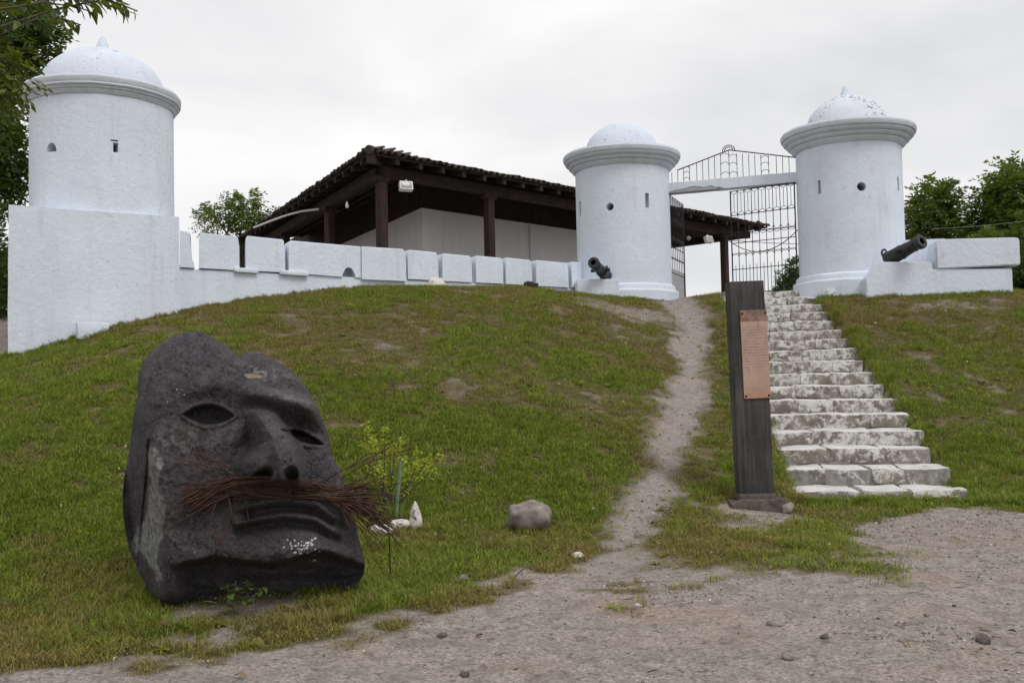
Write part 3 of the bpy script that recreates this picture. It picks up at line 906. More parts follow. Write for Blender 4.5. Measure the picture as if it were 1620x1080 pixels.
for f in vb:
    q = bar(ip(Lb * f, 0), ip(Lb * f, top_h(Lb * f)), .0065); q.build('baluster', M_IRON, over)
for (f0, f1) in ((.145, .19), (.425, .487), (.487, .545), (.72, .775)):
    for g_ in (.16, .52, .84):
        hh = top_h(Lb * (f0 + f1) / 2)
        uarc(Lb * f0, Lb * f1, hh * g_, .06, over)
for r_ in (.085, .125):
    uarc(Lb * .487 - r_, Lb * .487 + r_, hP - .02, r_ * .95, over, rr=.010)

def leaf(hx, hy, ex, ey, z0, z1, label, bays):
    P0 = Vector((hx, hy, 0)); dv = Vector((ex - hx, ey - hy, 0)); W = dv.length; dv.normalize(); H = z1 - z0
    g = empty('gate_leaf', (hx, hy, z0), label, 'gate', 'open iron gate leaves')
    def lp(s, z): return P0 + dv * s + Vector((0, 0, z0 + z))
    for s in (0, W):
        bar(lp(s, 0), lp(s, H), .014, 8).build('stile', M_IRON, g)
    for f in (0.005, .235, .49, .585, .76, .995):
        bar(lp(0, H * f), lp(W, H * f), .009).build('rail', M_IRON, g)
    bw = W / bays
    for i in range(1, bays):
        bar(lp(bw * i, 0), lp(bw * i, H), .0075).build('bar', M_IRON, g)
    for i in range(bays):
        c_ = bw * (i + .5)
        bar(lp(c_, H * .79), lp(c_, H * .965), .0055).build('upper_bar', M_IRON, g)
        bar(lp(c_, 0), lp(c_, H * .275), .006).build('spike', M_IRON, g)
        for (z, fl, hh) in ((.76, 1, .065), (.999, -1, .07), (.62, -1, .065), (.585, -1, .05), (.36, 1, .065), (.40, -1, .05)):
            uarc(bw * i + .01, bw * (i + 1) - .01, H * z, hh, g, 'scroll', fl, .0055, lp)
    return g
h1 = at(1262, 460, 19.50); e1 = at(1160, 460, 20.35)
leaf(h1.x, h1.y, e1.x, e1.y, 3.10, 5.24, 'black iron gate leaf standing open against the right gate tower', 9)
h2 = at(1062, 460, 20.50); e2 = at(1084, 460, 21.75)
leaf(h2.x, h2.y, e2.x, e2.y, 3.10, 5.24, 'black iron gate leaf swung back edge on beside the left gate tower', 8)

# ------------------------------------------------------------------ tiled house with a timber gallery
E0, E1, E2 = Vector((-2.76, 19.5)), Vector((7.98, 30.5)), Vector((-8.26, 30.4))
E2 = E0 + (E2 - E0) * 1.12
ZE, SL = 6.02, .235
d1 = (E1 - E0).normalized(); d2 = (E2 - E0).normalized()
n1 = Vector((-d1.y, d1.x)); n2 = Vector((d2.y, -d2.x))
Mb = np.linalg.solve(np.array([[n1.x, n1.y], [n2.x, n2.y]]), [1, 1]); bis = Vector(Mb)
house = empty('gallery_house', (E0.x, E0.y, 3.1), 'low white house with a mossy tiled hip roof and dark timber gallery', 'house')
n3 = -d1                                                # inward from the far end eave
b13 = n1 + n3
DEP = 4.6
def r3(p, z): return Vector((p.x, p.y, z))
F1 = E1 + n1 * 9.0; F2 = E2 + n2 * 7.0
mb = MB()                                               # boarded roof deck
zT = ZE + SL * DEP
for tri in ([r3(E0, ZE), r3(E1, ZE), r3(E1 + b13 * DEP, zT), r3(E0 + bis * DEP, zT)],
            [r3(E0, ZE), r3(E0 + bis * DEP, zT), r3(E2 + n2 * DEP, zT), r3(E2, ZE)],
            [r3(E1, ZE), r3(F1, ZE), r3(F1 + n3 * DEP, zT), r3(E1 + b13 * DEP, zT)]):
    mb.slab(tri, (0, 0, -.045))
roof = ob('roof', mb.mesh('roof', M_BEAM), house)
def rz(d): return ZE + SL * d
# rafters
def rafter(base, inn, d0=-.02, dd=4.4):
    mb = MB(); a = base + inn * d0; b = base + inn * dd
    side = Vector((-inn.y, inn.x)).normalized() * .05
    za, zb2 = rz(d0) - .05, rz(dd) - .05
    mb.slab([r3(a + side, za), r3(a - side, za), r3(a - side, za - .11), r3(a + side, za - .11)], r3(b - a, zb2 - za))
    mb.build('rafter', M_BEAM, roof)
L1, L2 = (E1 - E0).length, (E2 - E0).length
k = .7
while k < L1 - .3:
    dd = min(4.4, max(.4, (k) / max(.05, bis.dot(d1)) if bis.dot(d1) > 0 else 4.4), (L1 - k)); rafter(E0 + d1 * k, n1, dd=max(.5, dd)); k += .62
k = .5
while k < L2:
    rafter(E0 + d2 * k, n2, dd=min(4.4, max(.5, k / max(.05, bis.dot(d2)) if bis.dot(d2) > 0 else 4.4))); k += .62
mb = MB(); a, b = E0, E0 + bis * DEP; sd = Vector((-bis.y, bis.x)).normalized() * .07
mb.slab([r3(a + sd, ZE - .05), r3(a - sd, ZE - .05), r3(a - sd, ZE - .22), r3(a + sd, ZE - .22)], r3(b - a, SL * DEP)); mb.build('hip_rafter', M_BEAM, roof)
# barrel tiles: each eave tile is a piece, the courses above are one sheet of tile rows
def tile_mesh(r0=.088, r1=.072, ln=.42, th=.016):
    vs, fs = [], []
    ns = 7
    for j, (r, x) in enumerate(((r0, 0), (r1, ln))):
        for rr in (r, r - th):
            for i in range(ns):
                a = math.pi * i / (ns - 1)
                vs.append((math.cos(a) * rr, x, math.sin(a) * rr * .85 + SL * x))
    o, inn, o2, in2 = 0, ns, 2 * ns, 3 * ns
    for i in range(ns - 1):
        fs += [(o + i, o2 + i, o2 + i + 1, o + i + 1), (inn + i, inn + i + 1, in2 + i + 1, in2 + i), (o + i, o + i + 1, inn + i + 1, inn + i), (o2 + i, in2 + i, in2 + i + 1, o2 + i + 1)]
    return mesh_of('tile', vs, fs, M_TILE, True)
TM = tile_mesh()
rt = random.Random(8)
def tile_row(base, d, inn, Ln, d0, part_cap):
    k = .08; c_ = 0
    while k < Ln:
        p = base + d * k + inn * (d0 + rt.uniform(-.03, .02))
        zz = rz(d0) + .012 + rt.uniform(-.012, .02)
        rot = (rt.uniform(-.04, .04), rt.uniform(-.06, .06), math.atan2(inn.y, inn.x) - math.pi / 2 + rt.uniform(-.05, .05))
        ob('tile', TM, roof, loc=(p.x, p.y, zz), rot=rot)
        k += .172 + rt.uniform(-.008, .008)
tile_row(E0, d1, n1, L1, -.09, 0)
tile_row(E0, d2, n2, L2, -.09, 0)
tile_row(E1, n1, n3, 6.0, -.09, 0)
def tile_field(base, d, inn, Ln, l0f, l1f, nm):
    V, Fc = [], []
    tv = np.array([v.co for v in TM.vertices]); tf = [tuple(p.vertices) for p in TM.polygons]
    ang = math.atan2(inn.y, inn.x) - math.pi / 2
    ca, sa = math.cos(ang), math.sin(ang)
    for row in range(1, 12):
        d0 = -.09 + row * .36
        k = l0f(d0)
        while k < l1f(d0):
            p = base + d * k + inn * d0
            x = tv[:, 0] * ca - tv[:, 1] * sa + p.x; y = tv[:, 0] * sa + tv[:, 1] * ca + p.y; z = tv[:, 2] + rz(d0) + .03 + rt.uniform(-.01, .012)
            o = len(V) * len(tv)
            V.append(np.c_[x, y, z]); Fc += [tuple(i + o for i in f) for f in tf]
            k += .175
    me = fast_mesh(nm, np.concatenate(V), Fc, M_TILE, True)
    tag(ob(nm, me, roof), None, None, None, 'stuff')
h1d, h2d = bis.dot(d1), bis.dot(d2)
tile_field(E0, d1, n1, L1, lambda q: q * h1d + .05, lambda q: L1 - q, 'tile_courses')
tile_field(E0, d2, n2, L2, lambda q: q * h2d + .05, lambda q: L2, 'tile_courses')
mb = MB()                                                # hip cap tiles
for i in range(13):
    a = E0 + bis * (i * .26 - .02); b = E0 + bis * (i * .26 + .26)
    q = MB(); q.tube([r3(a, rz(i * .26 - .02) + .045), r3(b, rz(i * .26 + .26) + .06)], [.095, .08], 12); q.build('hip_tile', M_TILE, roof, True)
mb.bm.free()
# posts, plates, brackets
PD = .46
def plate(a, b, z, h=.2, w=.18, nm='wall_plate', mat=None):
    q = MB(); dd = (b - a).normalized(); sd = Vector((-dd.y, dd.x)) * (w / 2)
    q.slab([r3(a + sd, z), r3(a - sd, z), r3(a - sd, z + h), r3(a + sd, z + h)], r3(b - a, 0)); return q.build(nm, mat or M_BEAM, house)
PC = E0 + bis * PD
plate(PC, PC + d1 * 14.4, 5.68, .22); plate(PC + d2 * .12, PC + d2 * 12, 5.684, .215)
PE = E1 + b13 * PD
plate(PE + n1 * .12, PE + n1 * 5, 5.684, .215)
def on_ray(px, a, d):
    k = ray(px, 400); k = k.x / k.y
    return a + d * ((k * a.y - a.x) / (d.x - k * d.y))
def post(p, zt, w=.19):
    q = MB(); q.box((p.x, p.y, (3.0 + zt - .10) / 2), (w, w, zt - .10 - 3.0), Matrix.Rotation(math.atan2(d1.y, d1.x), 3, 'Z'), .02)
    me = q.mesh('post', M_POSTWOOD, True, .6); pst = ob('post', me, house)
    q = MB(); q.box((p.x, p.y, zt - .05), (.36, .17, .10), Matrix.Rotation(math.atan2(d1.y, d1.x), 3, 'Z'), .02); b_ = q.mesh('bracket', M_POSTWOOD, True, .6); ob('bracket', b_, pst)
for p in (PC, on_ray(775, PC, d1), on_ray(1146, PC, d1), on_ray(522, PC, d2), on_ray(938, PC, d1), on_ray(452, PC, d2)):
    post(p, 5.68)
mb = MB(); mb.prism([(p.x, p.y) for p in (E0 + bis * .15, E0 + bis * .15 + d1 * 14.6, E0 + bis * .15 + d1 * 14.6 + n1 * 4, E0 + bis * 4, E0 + bis * .15 + d2 * 12.5 + n2 * 4, E0 + bis * .15 + d2 * 12.5)], 2.7, 3.28)
mb.build('bounce_floor', simple('bounce_concrete', (0.42, 0.40, 0.37), .9, .2, 0, .15, 6), house)  # floor slab added pale to bounce light up onto the gallery wall
# house walls: plaster below, dark band above standing in for wall plate and shadow
WD = 2.45
WC = E0 + bis * WD
WR = WC + d1 * 9.6; WLf = WC + d2 * 12.6
ZW = 5.62
mb = MB(); mb.prism([(p.x, p.y) for p in (WC, WR, WR + n1 * 4, WC + bis * 3.4, WLf + n2 * 3.5, WLf)], 2.9, ZW)
mb.build('wall', M_HOUSEWALL, house)
mb = MB(); mb.prism([(p.x, p.y) for p in (WC - bis * .05, WR - n1 * .05, WR + n1 * 4, WC + bis * 3.5, WLf + n2 * 3.6, WLf - n2 * .05)], ZW + .003, rz(WD) - .02)
mb.build('plate_and_shadow', M_BEAM, house)
mb = MB(); q = on_ray(839, WC - n1 * .03, d1)
mb.tube([r3(q, 2.95), r3(q, 4.6), r3(q, 5.66)], .02, 8); mb.build('conduit', M_TRIM, house, True)
q0_, q1_ = E0 + bis * .2 + d2 * 12.9, E0 + bis * (WD + .3) + d2 * 12.9
mb = MB(); mb.prism([(p.x, p.y) for p in (q0_, q1_, q1_ + d2 * .16, q0_ + d2 * .16)], 2.9, ZE - .02); mb.build('added_dark_end', M_BEAM, house)  # added panel, shuts out daylight so the gallery end looks dark
# ceiling boards over the gallery
for i in range(1, 5):
    dd = PD + i * .42
    a = E0 + bis * dd
    plate(a, a + d1 * (12.6 - i * .2), rz(dd) - .22, .07, .09, 'batten')
    plate(a + d2 * .1, a + d2 * 10.5, rz(dd) - .222, .07, .09, 'batten')

# lamps and cables on the house
def flood(p, label, yaw, w=.26, h=.19):
    f = empty('flood_light', p, label, 'lamp', 'flood lights under the eaves')
    q = MB(); R = Euler((math.radians(-18), 0, yaw)).to_matrix()
    q.box(p, (w, .13, h), R, .015); ob('housing', q.mesh('housing', M_LAMP, True, .6), f)
    q = MB(); q.box(Vector(p) + R @ Vector((0, -.068, 0)), (w * .8, .012, h * .72), R, .004); ob('lens', q.mesh('lens', M_LENS, True, .6), f)
    q = MB(); q.tube([Vector(p) + R @ Vector((0, .06, .05)), Vector(p) + Vector((0, .10, .16))], .012, 6); ob('bracket', q.mesh('bracket', M_LAMP), f)
flood(at(642, 295, 20.2), 'white box flood light under the eave by the corner post', .35, .28, .19)
flood(at(1121, 379, 28.0), 'white flood light under the eave seen through the gate', .7, .27, .19)
q = at(1089.5, 377, 27.2)
mb = MB(); mb.lathe([(0, -.02), (.04, -.02), (.062, -.01), (.062, .01), (.02, .03), (0, .03)], q, 20, Vector((-.3, -1, -.3)).normalized().to_track_quat('Z', 'Y').to_matrix())
tag(ob('round_lamp', mb.mesh('round_lamp', M_LENS, True, .8)), 'small round pale lamp under the eave behind the gate', 'lamp')
q = at(549, 325, 20.6)
mb = MB(); mb.lathe([(0, -.06), (.025, -.055), (.036, -.02), (.03, .03), (.016, .05), (.016, .08), (0, .08)], q, 14)
tag(ob('light_bulb', mb.mesh('light_bulb', M_LAMP, True, .8)), 'small white bulb hanging under the eave left of the corner post', 'bulb')
mb = MB()
cv = [at(402, 360, 27.0), at(430, 349, 26.2), at(455, 340, 25.5), at(478, 334, 24.8), at(503, 331, 24.2), at(516, 330, 24.0)]
mb.tube(cv, .028, 8); tag(mb.build('pale_pipe', M_LAMP, None, True), 'curved pale pipe beneath the left eave', 'pipe')

def cable(a, b, sag, r, mat, label, name='cable'):
    a, b = Vector(a), Vector(b)
    pts = [a.lerp(b, t) - Vector((0, 0, sag * 4 * t * (1 - t))) for t in np.linspace(0, 1, 25)]
    mb = MB(); mb.tube(pts, r, 6); tag(mb.build(name, mat, None, True), label, 'cable')
cable(at(1150, 378, 28.3), at(1272, 352, 26), .55, .012, M_BCABLE, 'black cable sagging from the gallery post behind the gate')
cable(at(1080, 372, 31.0), at(1420, 380, 34), .2, .010, M_BCABLE, 'thin straight cable crossing behind the gate')
cable(at(1475, 362, 22.0), at(1700, 338, 20), .05, .005, M_CABLE, 'pale thin cable in front of the trees at the right')

# ------------------------------------------------------------------ carved stone head
def PZ(zx, zy): return 180 + zx * .463, 500 + zy * .463
HEAD_Y, UNIT = 6.78, .185
SIL = [(85, 190), (100, 155), (125, 122), (160, 92), (200, 68), (250, 52), (298, 52), (330, 66), (350, 82), (372, 90), (392, 102), (408, 124), (428, 134), (446, 126), (460, 119), (485, 120), (515, 130),
       (545, 147), (578, 166), (608, 187), (636, 215), (660, 246), (681, 280), (698, 315), (712, 350), (728, 388), (738, 418), (742, 448), (748, 478), (764, 508), (782, 545), (794, 590),
       (803, 630), (815, 675), (828, 720), (840, 765), (850, 805), (858, 845), (855, 880), (838, 908), (800, 930), (760, 948), (700, 962), (600, 985), (480, 1000), (360, 1005), (260, 1000), (170, 985), (130, 960), (105, 910),
       (80, 860), (55, 800), (40, 740), (32, 670), (30, 600), (38, 540), (50, 480), (58, 420), (64, 360), (72, 310), (82, 270), (82, 230)]
SIL = np.array(SIL, float)
HC = np.array([450., 540.])
def sil_R(th):
    """distance from the centre to the outline in direction th"""
    r = np.full(th.shape, 1e9); dx, dy = np.cos(th), np.sin(th)
    n = len(SIL)
    for i in range(n):
        a = SIL[i] - HC; b = SIL[(i + 1) % n] - HC; e = b - a
        den = dx * e[1] - dy * e[0]
        t = (a[0] * e[1] - a[1] * e[0]) / np.where(np.abs(den) < 1e-9, 1e-9, den)
        s = (a[0] * dy - a[1] * dx) / np.where(np.abs(den) < 1e-9, 1e-9, den)
        ok = (t > 0) & (s >= -1e-6) & (s <= 1 + 1e-6)
        r = np.where(ok & (t < r), t, r)
    return r
def blob(x, y, cx, cy, rx, ry, ang=0.0, p=1.0):
    c, s = math.cos(math.radians(ang)), math.sin(math.radians(ang))
    a = ((x - cx) * c + (y - cy) * s) / rx; b = (-(x - cx) * s + (y - cy) * c) / ry
    return np.exp(-(a * a + b * b) ** p)
def crest(x, y, P, sig):
    d, _ = seg_dist(x, y, P); return np.exp(-(d / sig) ** 2)
def almond(x, y, cx, cy, a, b, ang):
    c, s = math.cos(math.radians(ang)), math.sin(math.radians(ang))
    u_ = ((x - cx) * c + (y - cy) * s) / a; v_ = (-(x - cx) * s + (y - cy) * c) / b
    f = np.abs(v_) - (1 - u_ * u_)                      # < 0 inside
    return np.maximum(f * b, (np.abs(u_) - 1) * a)      # about pixels
def head_front(x, y):
    rid = np.interp(y, [0, 200, 280, 430, 600, 750, 900, 1000], [70, 84, 92, 122, 168, 190, 176, 165])
    h = 2.30 - .0023 * np.maximum(x - rid, 0) - .55 * np.maximum((x - 620) / 230, 0) ** 2
    h = h - .022 * np.log1p(np.exp((rid - x) / 6)) * 6
    t = np.maximum(300 - y, 0) / 100
    h = h - .20 * t - .16 * t * t
    h = h + .28 * blob(x, y, 470, 190, 170, 70, 12)                               # forehead
    h = h + .16 * crest(x, y, [(270, 250), (340, 228), (408, 240), (464, 272)], 34) + .34 * crest(x, y, [(470, 262), (550, 274), (630, 292), (690, 318), (735, 368)], 30)
    h = h - .30 * blob(x, y, 330, 322, 120, 58) - .60 * blob(x, y, 635, 380, 110, 46, 18) - .12 * blob(x, y, 472, 308, 45, 32) - .30 * blob(x, y, 450, 440, 42, 60, 30)
    h = h + .26 * blob(x, y, 240, 540, 140, 150) + .22 * blob(x, y, 735, 550, 60, 90)       # cheeks
    # nose: a wedge that grows towards the tip
    NP = [(477, 326), (514, 366), (545, 422), (556, 470), (566, 530)]
    d, par = seg_dist(x, y, NP)
    hh = np.interp(par, [0, 1, 2, 3, 4], [.60, 1.5, 2.3, 3.0, 2.9])
    sd = np.where(x > np.interp(y, [p[1] for p in NP], [p[0] for p in NP]), d, -d)
    wl = np.interp(par, [0, 1, 2, 3, 4], [40, 64, 90, 128, 130]); wt = np.interp(par, [0, 1, 2, 3, 4], [16, 36, 46, 58, 58]); wr2 = np.interp(par, [0, 1, 2, 3, 4], [22, 26, 32, 36, 36])
    pr_ = np.where(sd < 0, np.clip(1 + sd / wl, 0, 1) ** .9, np.where(sd < wt, 1 - .14 * (sd / wt) ** 2, .86 * (1 - sstep(0, 1, (sd - wt) / wr2))))
    pr_ = np.where(d > 200, 0, pr_)
    top_ = sstep(300, 335, y)
    low = 1 - sstep(556, 578, y)
    h = h + hh * pr_ * low * top_
    h = h + (.36 * blob(x, y, 596, 496, 46, 54, 0, 1.6) + .75 * blob(x, y, 470, 515, 50, 42, -20, 1.6) + .30 * blob(x, y, 634, 522, 26, 42, 0, 1.6)) * low
    h = h - 1.3 * blob(x, y, 510, 546, 36, 20, -22, 2.2) - 1.4 * blob(x, y, 607, 543, 22, 24, 12, 2.2)
    h = h - .16 * crest(x, y, [(462, 418), (425, 470), (402, 540), (392, 610)], 22)          # fold beside the nose
    h = h - .30 * crest(x, y, [(121, 428), (114, 560), (98, 700), (84, 850)], 6)
    # eyes
    for (cx, cy, a, b, ang) in ((324, 338, 88, 35, 2), (643, 413, 78, 18, 20)):
        f = almond(x, y, cx, cy, a, b, ang)
        h = h - .75 * (1 - sstep(-8, 1, f)) + .11 * np.exp(-((f - 7) / 6) ** 2) + .22 * blob(x, y, cx, cy + 2, a * .5, b * .6)
    # mouth and chin
    h = h + .55 * blob(x, y, 590, 660, 190, 75)
    h = h + .34 * crest(x, y, [(445, 652), (520, 632), (600, 626), (690, 642), (748, 690)], 18)
    h = h - .42 * crest(x, y, [(462, 680), (530, 662), (600, 656), (690, 670), (742, 702)], 15)
    h = h + .42 * crest(x, y, [(425, 708), (485, 693), (589, 680), (693, 696), (748, 732)], 15)
    h = h - .40 * crest(x, y, [(430, 734), (500, 716), (590, 706), (690, 718), (760, 762)], 17)
    h = h + .95 * blob(x, y, 610, 812, 250, 70) + .1 * blob(x, y, 610, 770, 120, 40)
    led = np.interp(x, [190, 280, 347, 420, 485, 540, 590, 640, 693, 730, 770, 832, 870], [850, 832, 818, 826, 832, 836, 830, 812, 797, 800, 815, 838, 842])
    led = led + (fbm(x * .02, x * 0 + 3, 3) - .5) * 18
    on = sstep(185, 300, x)
    h = h - on * (1.35 * sstep(-2, 22, y - led) + .0035 * np.maximum(y - led, 0))
    h = h - (1 - on) * .25 * sstep(820, 930, y)
    h = h + (fbm(x * .014, y * .014, 4, .5) - .5) * .26 + (fbm(x * .05, y * .05, 5, .65) - .5) * .115 - .03 * sstep(.62, .72, fbm(x * .035 + 40, y * .035, 3))
    h = h - .10 * on * sstep(10, 40, y - led) * (vnoise2(x * .012, y * .05) - .5) * 2
    return h
def head_point(zx, zy, w):
    px, py = PZ(zx, zy)
    return at(px, py, HEAD_Y - w * UNIT)
NA, NR = 460, 190
th = np.linspace(0, 2 * math.pi, NA, endpoint=False)
RR = sil_R(th)
sf = np.linspace(0, 1, NR) ** .8
S, T = np.meshgrid(sf, th)                                       # (NA, NR)
XX = HC[0] + RR[:, None] * S * np.cos(T); YY = HC[1] + RR[:, None] * S * np.sin(T)
HF = head_front(XX, YY) * np.sqrt(np.clip(1 - S ** 14, 0, 1)) - .1
sb_ = np.linspace(0, 1, 60)
S2, T2 = np.meshgrid(sb_, th)
X2 = HC[0] + RR[:, None] * S2 * np.cos(T2); Y2 = HC[1] + RR[:, None] * S2 * np.sin(T2)
HB = -2.0 * np.sqrt(np.clip(1 - S2 ** 3.2, 0, 1)) - .1 + (fbm(X2 * .02, Y2 * .02, 4) - .5) * .3 * (1 - S2)
R3 = np.array(CAM_ROT)
def head_np(zx, zy, w):
    px = 180 + zx * .463; py = 500 + zy * .463
    d = np.stack([(px - 810) / F_PX, -(py - 540) / F_PX, -np.ones_like(px)], -1) @ R3.T
    k = (HEAD_Y - w * UNIT) / d[..., 1]
    return d * k[..., None] + np.array([0, 0, EYE])
Vf = head_np(XX, YY, HF); Vb = head_np(X2, Y2, HB)
V = np.concatenate([Vf.reshape(-1, 3), Vb[:, :-1].reshape(-1, 3)])
Fq = []
i0 = np.arange(NA); i1 = (i0 + 1) % NA
for j in range(NR - 1):
    Fq.append(np.stack([i0 * NR + j, i0 * NR + j + 1, i1 * NR + j + 1, i1 * NR + j], -1))
off = NA * NR; nb2 = 59
for j in range(nb2):
    a = off + i0 * nb2 + j; b = off + i1 * nb2 + j
    if j < nb2 - 1: c_, d_ = off + i1 * nb2 + j + 1, off + i0 * nb2 + j + 1
    else: c_, d_ = i1 * NR + NR - 1, i0 * NR + NR - 1
    Fq.append(np.stack([a, b, c_, d_], -1))
Fq = np.concatenate(Fq)
def head_mat():
    m, nt, b = mat_new('dark_volcanic_stone', 0.8, 0.22)
    p = coords(nt, True)
    n0 = noise(nt, p, 5.0, 6, 0.65)
    c = ramp(nt, n0, [(0.28, (0.036, 0.032, 0.038)), (0.5, (0.052, 0.047, 0.054)), (0.72, (0.080, 0.073, 0.080))])
    n1 = noise(nt, p, 75.0, 4, 0.7)
    c = mixc(nt, ramp(nt, n1, [(0.48, 0.0), (0.68, 0.7)]), c, (0.155, 0.147, 0.152))
    c = mixc(nt, ramp(nt, noise(nt, p, 10.0, 8, 0.72), [(0.50, 0.0), (0.60, .65)]), c, (0.098, 0.092, 0.097))
    c = mixc(nt, ramp(nt, noise(nt, p, 30.0, 5, 0.7), [(0.36, .75), (0.45, 0.0)]), c, (0.012, 0.011, 0.013))
    rust = noise(nt, p, 2.6, 5, 0.6)
    c = mixc(nt, ramp(nt, rust, [(0.52, 0.0), (0.70, 0.45)]), c, (0.055, 0.034, 0.026))
    v = N(nt, 'ShaderNodeTexVoronoi', Scale=26.0); nt.links.new(p, v.inputs['Vector'])
    sp = ramp(nt, v.outputs['Distance'], [(0.08, 1.0), (0.12, 0.0)])
    g = nt.nodes.new('ShaderNodeMath'); g.operation = 'MULTIPLY'
    nt.links.new(sp, g.inputs[0]); nt.links.new(ramp(nt, noise(nt, p, 3.5, 4), [(0.54, 0.0), (0.66, 1.0)]), g.inputs[1])
    c = mixc(nt, g.outputs[0], c, (0.50, 0.49, 0.47))
    pale = attr(nt, 'pale').outputs['Fac']
    st = noise(nt, p, 22.0, 6, 0.75)
    pm = nt.nodes.new('ShaderNodeMath'); pm.operation = 'MULTIPLY'
    nt.links.new(pale, pm.inputs[0]); nt.links.new(ramp(nt, st, [(0.36, 0.15), (0.58, 1.0)]), pm.inputs[1])
    c = mixc(nt, pm.outputs[0], c, (0.27, 0.27, 0.26))
    c = mixc(nt, attr(nt, 'tan').outputs['Fac'], c, (0.30, 0.235, 0.17))
    c = mixc(nt, attr(nt, 'fleck').outputs['Fac'], c, (0.72, 0.72, 0.72))
    nt.links.new(c, b.inputs['Base Color'])
    b1 = bump(nt, b, n1, 0.9, 0.014)
    bump(nt, b, noise(nt, p, 16.0, 6, 0.75), 0.7, 0.03, b1)
    return m
head = empty('carved_head_sculpture', at(388, 950, HEAD_Y), 'huge dark carved stone face with a rusty wire moustache', 'sculpture')
hm = fast_mesh('carved_face', V, Fq, head_mat(), True)
zx_ = np.r_[XX.ravel(), X2[:, :-1].ravel()]; zy_ = np.r_[YY.ravel(), Y2[:, :-1].ravel()]
pn = fbm(zx_ * .03, zy_ * .012, 4)
pale_poly = [(122, 420), (150, 500), (172, 570), (188, 650), (186, 740), (165, 800), (152, 912), (140, 880), (120, 860), (95, 840), (70, 780), (88, 700), (104, 600)]
dpp, _ = seg_dist(zx_, zy_, pale_poly + [pale_poly[0]])
pale = sstep(-4, 8, np.where(inside(zx_, zy_, pale_poly), dpp, -dpp) + (pn - .5) * 70) * 1.0
pale = np.maximum(pale, blob(zx_, zy_, 500, 192, 85, 22, 8) * .95 * sstep(.4, .65, fbm(zx_ * .06, zy_ * .1, 3)))
pale = np.maximum(pale, blob(zx_, zy_, 600, 280, 80, 20, 15) * .5)
pale = np.maximum(pale, blob(zx_, zy_, 250, 420, 120, 60, 0) * .35 * sstep(.45, .6, fbm(zx_ * .05, zy_ * .05, 3)))
tan_ = sstep(.45, .7, blob(zx_, zy_, 477, 205, 42, 11, 6) + (fbm(zx_ * .05, zy_ * .08, 3) - .5) * .5) * .9
fl = np.zeros(len(zx_))
for _ in range(46):
    cx, cy = rng.normal(655, 30), rng.normal(788, 15)
    fl = np.maximum(fl, (np.hypot(zx_ - cx, (zy_ - cy) * 1.4) < rng.uniform(1.6, 4.2)) * 1.0)
isb = np.r_[np.zeros(NA * NR), np.ones(NA * nb2)]
for nm, vals in (('pale', pale * (1 - isb)), ('tan', tan_ * (1 - isb)), ('fleck', fl * (1 - isb))): add_attr(hm, nm, vals)
ob('carved_face', hm, head)

# moustache: a bundle of rusty wires, the stray ones singly
def hw(zx, zy, lift):
    x = np.clip(np.asarray(zx, float), 60, 770); y = np.asarray(zy, float)
    h = head_front(x, y)
    h = np.minimum(h, 3.6) - .004 * np.maximum(np.asarray(zx, float) - 770, 0)
    return head_point(float(zx), float(zy), float(h) + lift)
rw_ = random.Random(21)
def wire_pts(P, lift0, lift1, n=9, jit=0.0):
    P = np.array(P, float)
    t = np.linspace(0, 1, n); tt = np.linspace(0, 1, len(P))
    # smooth through the control points
    co = np.stack([np.interp(t, tt, P[:, 0]), np.interp(t, tt, P[:, 1])], -1)
    for _ in range(2): co[1:-1] = (co[:-2] + 2 * co[1:-1] + co[2:]) / 4
    xs = np.clip(co[:, 0], 60, 770)
    hs = np.minimum(head_front(xs, co[:, 1]), 3.3) - .004 * np.maximum(co[:, 0] - 770, 0)
    hs = np.convolve(np.r_[hs[0], hs[0], hs, hs[-1], hs[-1]], np.ones(5) / 5, 'valid')
    W = head_np(co[:, 0], co[:, 1], hs + np.linspace(lift0, lift1, n))
    return [tuple(p) for p in W]
mb = MB()
for i in range(270):
    y0 = 590 + rw_.gauss(0, 14); right = i % 2 == 0
    if right:
        x0 = rw_.uniform(380, 560); ex = rw_.uniform(800, 965) + rw_.gauss(0, 10); ey = 648 + rw_.gauss(0, 50) + (ex - 820) * .25
        P = [(x0, y0 - rw_.uniform(0, 12)), (x0 + 120, y0 - 4 + rw_.gauss(0, 6)), (760 + rw_.gauss(0, 15), 605 + rw_.gauss(0, 16)), (ex, ey)]
    else:
        x0 = rw_.uniform(520, 700); ex = rw_.uniform(215, 400); ey = 620 + rw_.gauss(0, 30) + (380 - ex) * .05
        P = [(x0, y0), (x0 - 110, y0 - 10 + rw_.gauss(0, 7)), (395 + rw_.gauss(0, 18), 565 + rw_.gauss(0, 20)), (ex, ey)]
    mb.tube(wire_pts(P, rw_.uniform(.18, .50), rw_.uniform(.08, .4)), rw_.uniform(.0024, .0042), 5)
ms = tag(mb.build('wire_moustache', M_WIRE, head, True), None, None, None, 'stuff')
